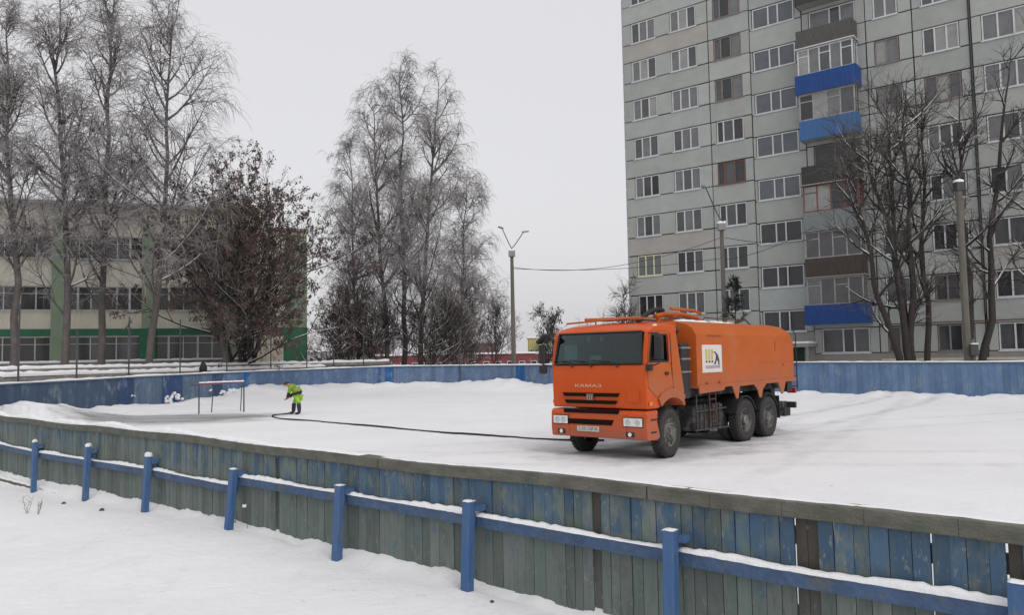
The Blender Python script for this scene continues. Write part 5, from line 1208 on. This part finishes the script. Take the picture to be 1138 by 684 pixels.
# ------------------------------------------------------------------ netting posts along the far boards
for i, (x, yt, yb) in enumerate([(20, 338, 427), (85, 368, 424), (143, 352, 421), (200, 355, 418), (252, 345, 415), (301, 360, 413), (341, 364, 411), (371, 358, 410), (404, 362, 409), (437, 366, 408), (476, 362, 408), (511, 366, 407), (-30, 340, 428)]):
    d = ray(x, yb); best = None
    for a in fpd:
        P = rw(a[0], a[1])
        if abs(P.x / P.y - d.x / d.y) < .012 and P.y > 22 and (best is None or P.y > best.y + 3): best = P
    if best is None: best = Vector((d.x / d.y * 28, 28, 0))
    Y = best.y + .25; tp_ = at(x, yt, Y); o_ = MB().tube([(0, 0, -.2), (0, 0, tp_.z - .3)], .035, 6)
    l = MB(); bx_, by_ = d.x / d.y * Y, Y
    ob = o_.build('netting_post', M['steel'], None); ob.location = (bx_, by_, .3)
    names = ['leftmost', 'second', 'third', 'fourth', 'fifth', 'sixth', 'seventh', 'eighth', 'ninth', 'tenth', 'eleventh', 'twelfth']
    tag(ob, ('thin grey netting post standing on the far boards, %s from the left' % names[i]) if i < 12 else 'thin grey netting post just outside the left edge of the photo', 'post', 'netting posts on the far boards')

# ------------------------------------------------------------------ heating pipes
def pipe(name, label, pts, r, m, legs=True):
    P = [Vector(p) for p in pts]; base = P[0].copy(); t = thing(name, label, 'pipe', (base.x, base.y, gz(base.x, base.y)))
    o = Vector(t.location); k = MB().tube([p - o for p in P], r, 12).build('insulation', m, t, smooth=True)
    sn = MB(); snow_strip(sn, [p - o + Vector((0, 0, r * .72)) for p in P], r * 1.5, lambda c: r * .55 + .05 + .02 * math.sin(c.x * 2), seed=3, step=.3); sn.build('snow', M['snow'], k, smooth=True)
    for a, b in zip(P[:-1], P[1:]):
        L = (b - a).length; q = int(L / 4)
        for i in range(q): 
            c = a + (b - a) * ((i + .5) / q) - o; MB().box((c.x - .1, c.y - .1, -.6), (c.x + .1, c.y + .1, c.z - r + .02)).build('support', M['concrete'], t)
def fence_Y(x):
    k = ray(x, 410); k = k.x / k.y; P = [rw(a[0], a[1]) for a in fpd]; P = [p for p in P if p.y > 20]
    c = [p.y for p in P if abs(p.x / p.y - k) < .012]
    return max(c) if c else 30.0
FY = lambda x, d: (fence_Y(max(x, 8)) if x > 8 else fence_Y(8) + (x - 8) * .008) + d
pa = [at(x, y, FY(x, 2.6)) for x, y, Y in ((-160, 419, 33), (0, 415.5, 35.5), (90, 412.5, 38.5), (190, 410, 43), (290, 407.5, 50), (360, 406, 55), (432, 404, 61))]
INS = mat('pipe_insulation', (.23, .215, .20), .9, noise=.4, nscale=3, bump=.4, dirt=((.34, .33, .32), 3, .55))
pipe('heating_pipe', 'upper snow topped insulated heating pipe behind the far boards', pa, .19, INS)
pb_ = [at(x, y, FY(x, 1.6)) for x, y, Y in ((-160, 430, 32.6), (0, 425, 35), (90, 421, 38), (190, 417.5, 42.5), (290, 413.5, 49.5), (360, 411, 54.5))]
pipe('heating_pipe', 'lower thicker heating pipe with speckled grey insulation behind the far boards', pb_, .26, INS)
pc = [at(x, y, Y) for x, y, Y in ((-160, 409, 45), (0, 406, 46.5), (60, 405, 47), (165, 402.5, 49.5), (275, 400.5, 53))]
pipe('heating_pipe', 'thin snow covered pipe close under the school windows', pc, .10, INS)
bag = MB(); vs = []
rr = random.Random(5)
for i in range(8):
    for k in range(10):
        th = math.pi * (i + .5) / 8; ph = 2 * math.pi * k / 10; q = 1 + .15 * rr.uniform(-1, 1); vs.append(Vector((.21 * math.sin(th) * math.cos(ph) * q, .18 * math.sin(th) * math.sin(ph) * q, .34 * math.cos(th) * q + .34 + (.04 if th < 1 else 0))))
bag.add(vs, [(i * 10 + k, i * 10 + (k + 1) % 10, (i + 1) * 10 + (k + 1) % 10, (i + 1) * 10 + k) for i in range(7) for k in range(10)] + [list(range(10)), list(range(70, 80))])
bo3 = bag.build('black_bundle', M['black'], None, smooth=True); q_ = at(225.5, 417.5, FY(225, .5)); bo3.location = (q_.x, q_.y, q_.z); tag(bo3, 'small black bundle sticking up behind the far boards near the goal', 'bundle')

# ------------------------------------------------------------------ far buildings
def facade_box(name, label, x0, x1, ytop, Y, mwall, depth=8, snowroof=True, wins=None, roofm=None, roofh=0, zb=0):
    A = at(x0, 402, Y); B = at(x1, 402, Y); H = at((x0 + x1) / 2, ytop, Y).z; t = thing(name, label, 'building', (A.x, A.y, 0)); L = B.x - A.x
    wo = MB().box((0, 0, zb), (L, depth, H - roofh)).build('wall', mwall, t)
    if roofh:
        r_ = MB(); r_.prism([(-.4, H - roofh), (depth / 2, H), (depth + .4, H - roofh)], -.3, L + .3, lambda u, v, w_: Vector((w_, u, v))); r_.build('roof', roofm, t)
    elif snowroof: MB().box((-.2, -.2, H - .004), (L + .2, depth + .2, H + .25)).build('snow_roof', M['snow'], t)
    if wins:
        n, z0, z1 = wins
        for i in range(n):
            xa = L * (i + .25) / n; wf = MB().box((xa, -.06, z0), (xa + L * .5 / n, -.004, z1)).build('window', M['white'], t); MB().box((xa + .08, -.08, z0 + .08), (xa + L * .5 / n - .08, -.061, z1 - .08)).build('pane', PANES[0], wf)
    return t
REDW = mat('red_wall', (.20, .06, .065), .9, noise=.3, nscale=.6, dirt=((.28, .16, .15), .5, .55)); BRN = mat('brown_roof', (.09, .055, .045), .9, noise=.3)
YEL = mat('yellow_wall', (.42, .38, .17), .9, noise=.2, nscale=.5); GRN = mat('pale_green_wall', (.30, .36, .22), .9, noise=.2)
facade_box('garage_row', 'long low red row of garages with snow on its roof beyond the boards', 415, 600, 394.5, 118, REDW, 6, wins=(14, .6, 1.6))
facade_box('brown_house', 'low house with dark brown pitched roof behind the red garages', 503, 551, 381, 130, REDW, 10, roofm=BRN, roofh=1.9)
facade_box('yellow_building', 'pale yellow building left of the lorry cab', 588, 600, 376, 125, YEL, 8, wins=(2, 2.2, 3.4))
facade_box('green_building', 'pale green building with snowy roof directly behind the lorry cab', 600.5, 690, 379, 122, GRN, 8, wins=(8, 2.2, 3.4))
facade_box('red_kiosk', 'dark red kiosk low beside the lorry cab', 598, 640, 393, 90, REDW, 4, wins=(4, .6, 1.6))
facade_box('grey_house', 'grey house half hidden by the birch clump', 372, 425, 384, 128, mat('grey_wall', (.26, .26, .25), .9, noise=.2), 8, wins=(5, 1.2, 2.4), roofm=BRN, roofh=1.8)
facade_box('long_grey_building', 'distant grey hall along the horizon', 255, 370, 392, 190, mat('hall_wall', (.30, .30, .31), .9, noise=.2), 20, wins=(12, 1, 3))
def conv(seed, x0, x1, Y, label, yt):   # far tree belt
    pass
wg_ = None
# far woodland belt: one mass along the horizon
rng = np.random.default_rng(99); TWs = []
for k in range(90):
    X = rng.uniform(-170, 190); Y = rng.uniform(180, 230); Ht = rng.uniform(7, 12); P, r = limb((X, Y, 0), (X + rng.normal() * .5, Y, Ht), 6, .2, rng, .18, .03)
    L1, r1, _ = grow(rng, P[None], r[None], 16, .2, 1, 2.6, .8, 4, .6, .12, .05, .02); L2, r2, _ = grow(rng, L1, r1, 7, .2, 1, 1.3, .7, 3, .3, .15, .03, .018)
    TWs += [tubes_np(P[None], r[None], 5), tubes_np(L1, r1, 3), tubes_np(L2, r2, 3)]
V_, Q_ = merge(TWs); wd = np_mesh('far_woodland', V_, Q_, M['twig'], smooth=False); wd['kind'] = 'stuff'

# ------------------------------------------------------------------ dry weeds poking through the snow
WM = mat('dry_weed', (.17, .12, .08), .9)
def weed(x, y, h, label, seed, n=4, head=False):
    P = gr(x, y, -.12); z = gz(P.x, P.y); rng_ = random.Random(seed); t = thing('dry_weed', label, 'weed', (P.x, P.y, z), 0, 'dry weeds in the snow by the near fence')
    m = MB()
    for i in range(n):
        a = rng_.uniform(0, 6.28); l = h * rng_.uniform(.6, 1); p = Vector((0, 0, -.05)); q = Vector((.3 * l * math.cos(a), .3 * l * math.sin(a), l * .9)); mid = (p + q) / 2 + Vector((rng_.uniform(-.02, .02), 0, .02)); m.tube([p, mid, q], [.004, .003, .002], 4)
        for j in range(3): u = rng_.uniform(.4, .95); c = p.lerp(q, u); m.tube([c, c + Vector((rng_.uniform(-.06, .06), rng_.uniform(-.06, .06), rng_.uniform(.03, .08)))], .002, 3)
    m.build('stem', WM, t)
    if head:
        hb_ = MB(); c = q; 
        for j in range(6): v = Vector((rng_.uniform(-.02, .02), rng_.uniform(-.02, .02), rng_.uniform(-.01, .03))); hb_.tube([c + v, c + v + Vector((0, 0, .02))], .009, 5)
        hb_.build('seed_head', WM, t); sn = MB(); snow_strip(sn, [c + Vector((-.02, 0, .03)), c + Vector((.02, 0, .03))], .04, lambda c_: .035, seed=2, step=.01); sn.build('snow', M['snow'], t, smooth=True)
weed(30, 566, .30, 'thin dry weed stems in front of the leftmost brace post', 1); weed(42, 568, .24, 'low forked dry weed right of the leftmost brace post', 2)
weed(276, 593, .30, 'snow topped dry weed just right of the fourth brace post', 3, 3, True); weed(291, 588, .26, 'snow topped seed head against the planks right of the fourth brace post', 4, 2, True)
weed(262, 590, .16, 'small dry weed at the foot of the fourth brace post', 5, 2); weed(548, 652, .2, 'short dry stalk right of the centre brace post', 6, 2); weed(486, 632, .15, 'tiny dry stalk left of the centre brace post', 7, 2)
def clod(x, y, r, label, seed):
    P = gr(x, y, -.1); z = gz(P.x, P.y); rr = random.Random(seed); vs = []
    for i in range(5):
        for k in range(7): th = math.pi * (i + .5) / 5; ph = 2 * math.pi * k / 7; q = r * rr.uniform(.7, 1.2); vs.append(Vector((q * math.sin(th) * math.cos(ph), q * math.sin(th) * math.sin(ph), q * .7 * math.cos(th) + r * .3)))
    o_ = MB().add(vs, [(i * 7 + k, i * 7 + (k + 1) % 7, (i + 1) * 7 + (k + 1) % 7, (i + 1) * 7 + k) for i in range(4) for k in range(7)] + [list(range(7)), list(range(28, 35))]).build('dirt_clod', mat('clod%d' % seed, (.07, .06, .05), .9)); o_.location = (P.x, P.y, z); tag(o_, label, 'clod', 'dark clods on the snow')
clod(71, 553, .035, 'dark clod on the snow between the two leftmost brace posts', 1); clod(113, 565, .04, 'dark clod on the snow between the second and third brace posts from the left', 2); clod(547, 673, .02, 'tiny dark clod on the snow right of the centre brace post', 3)
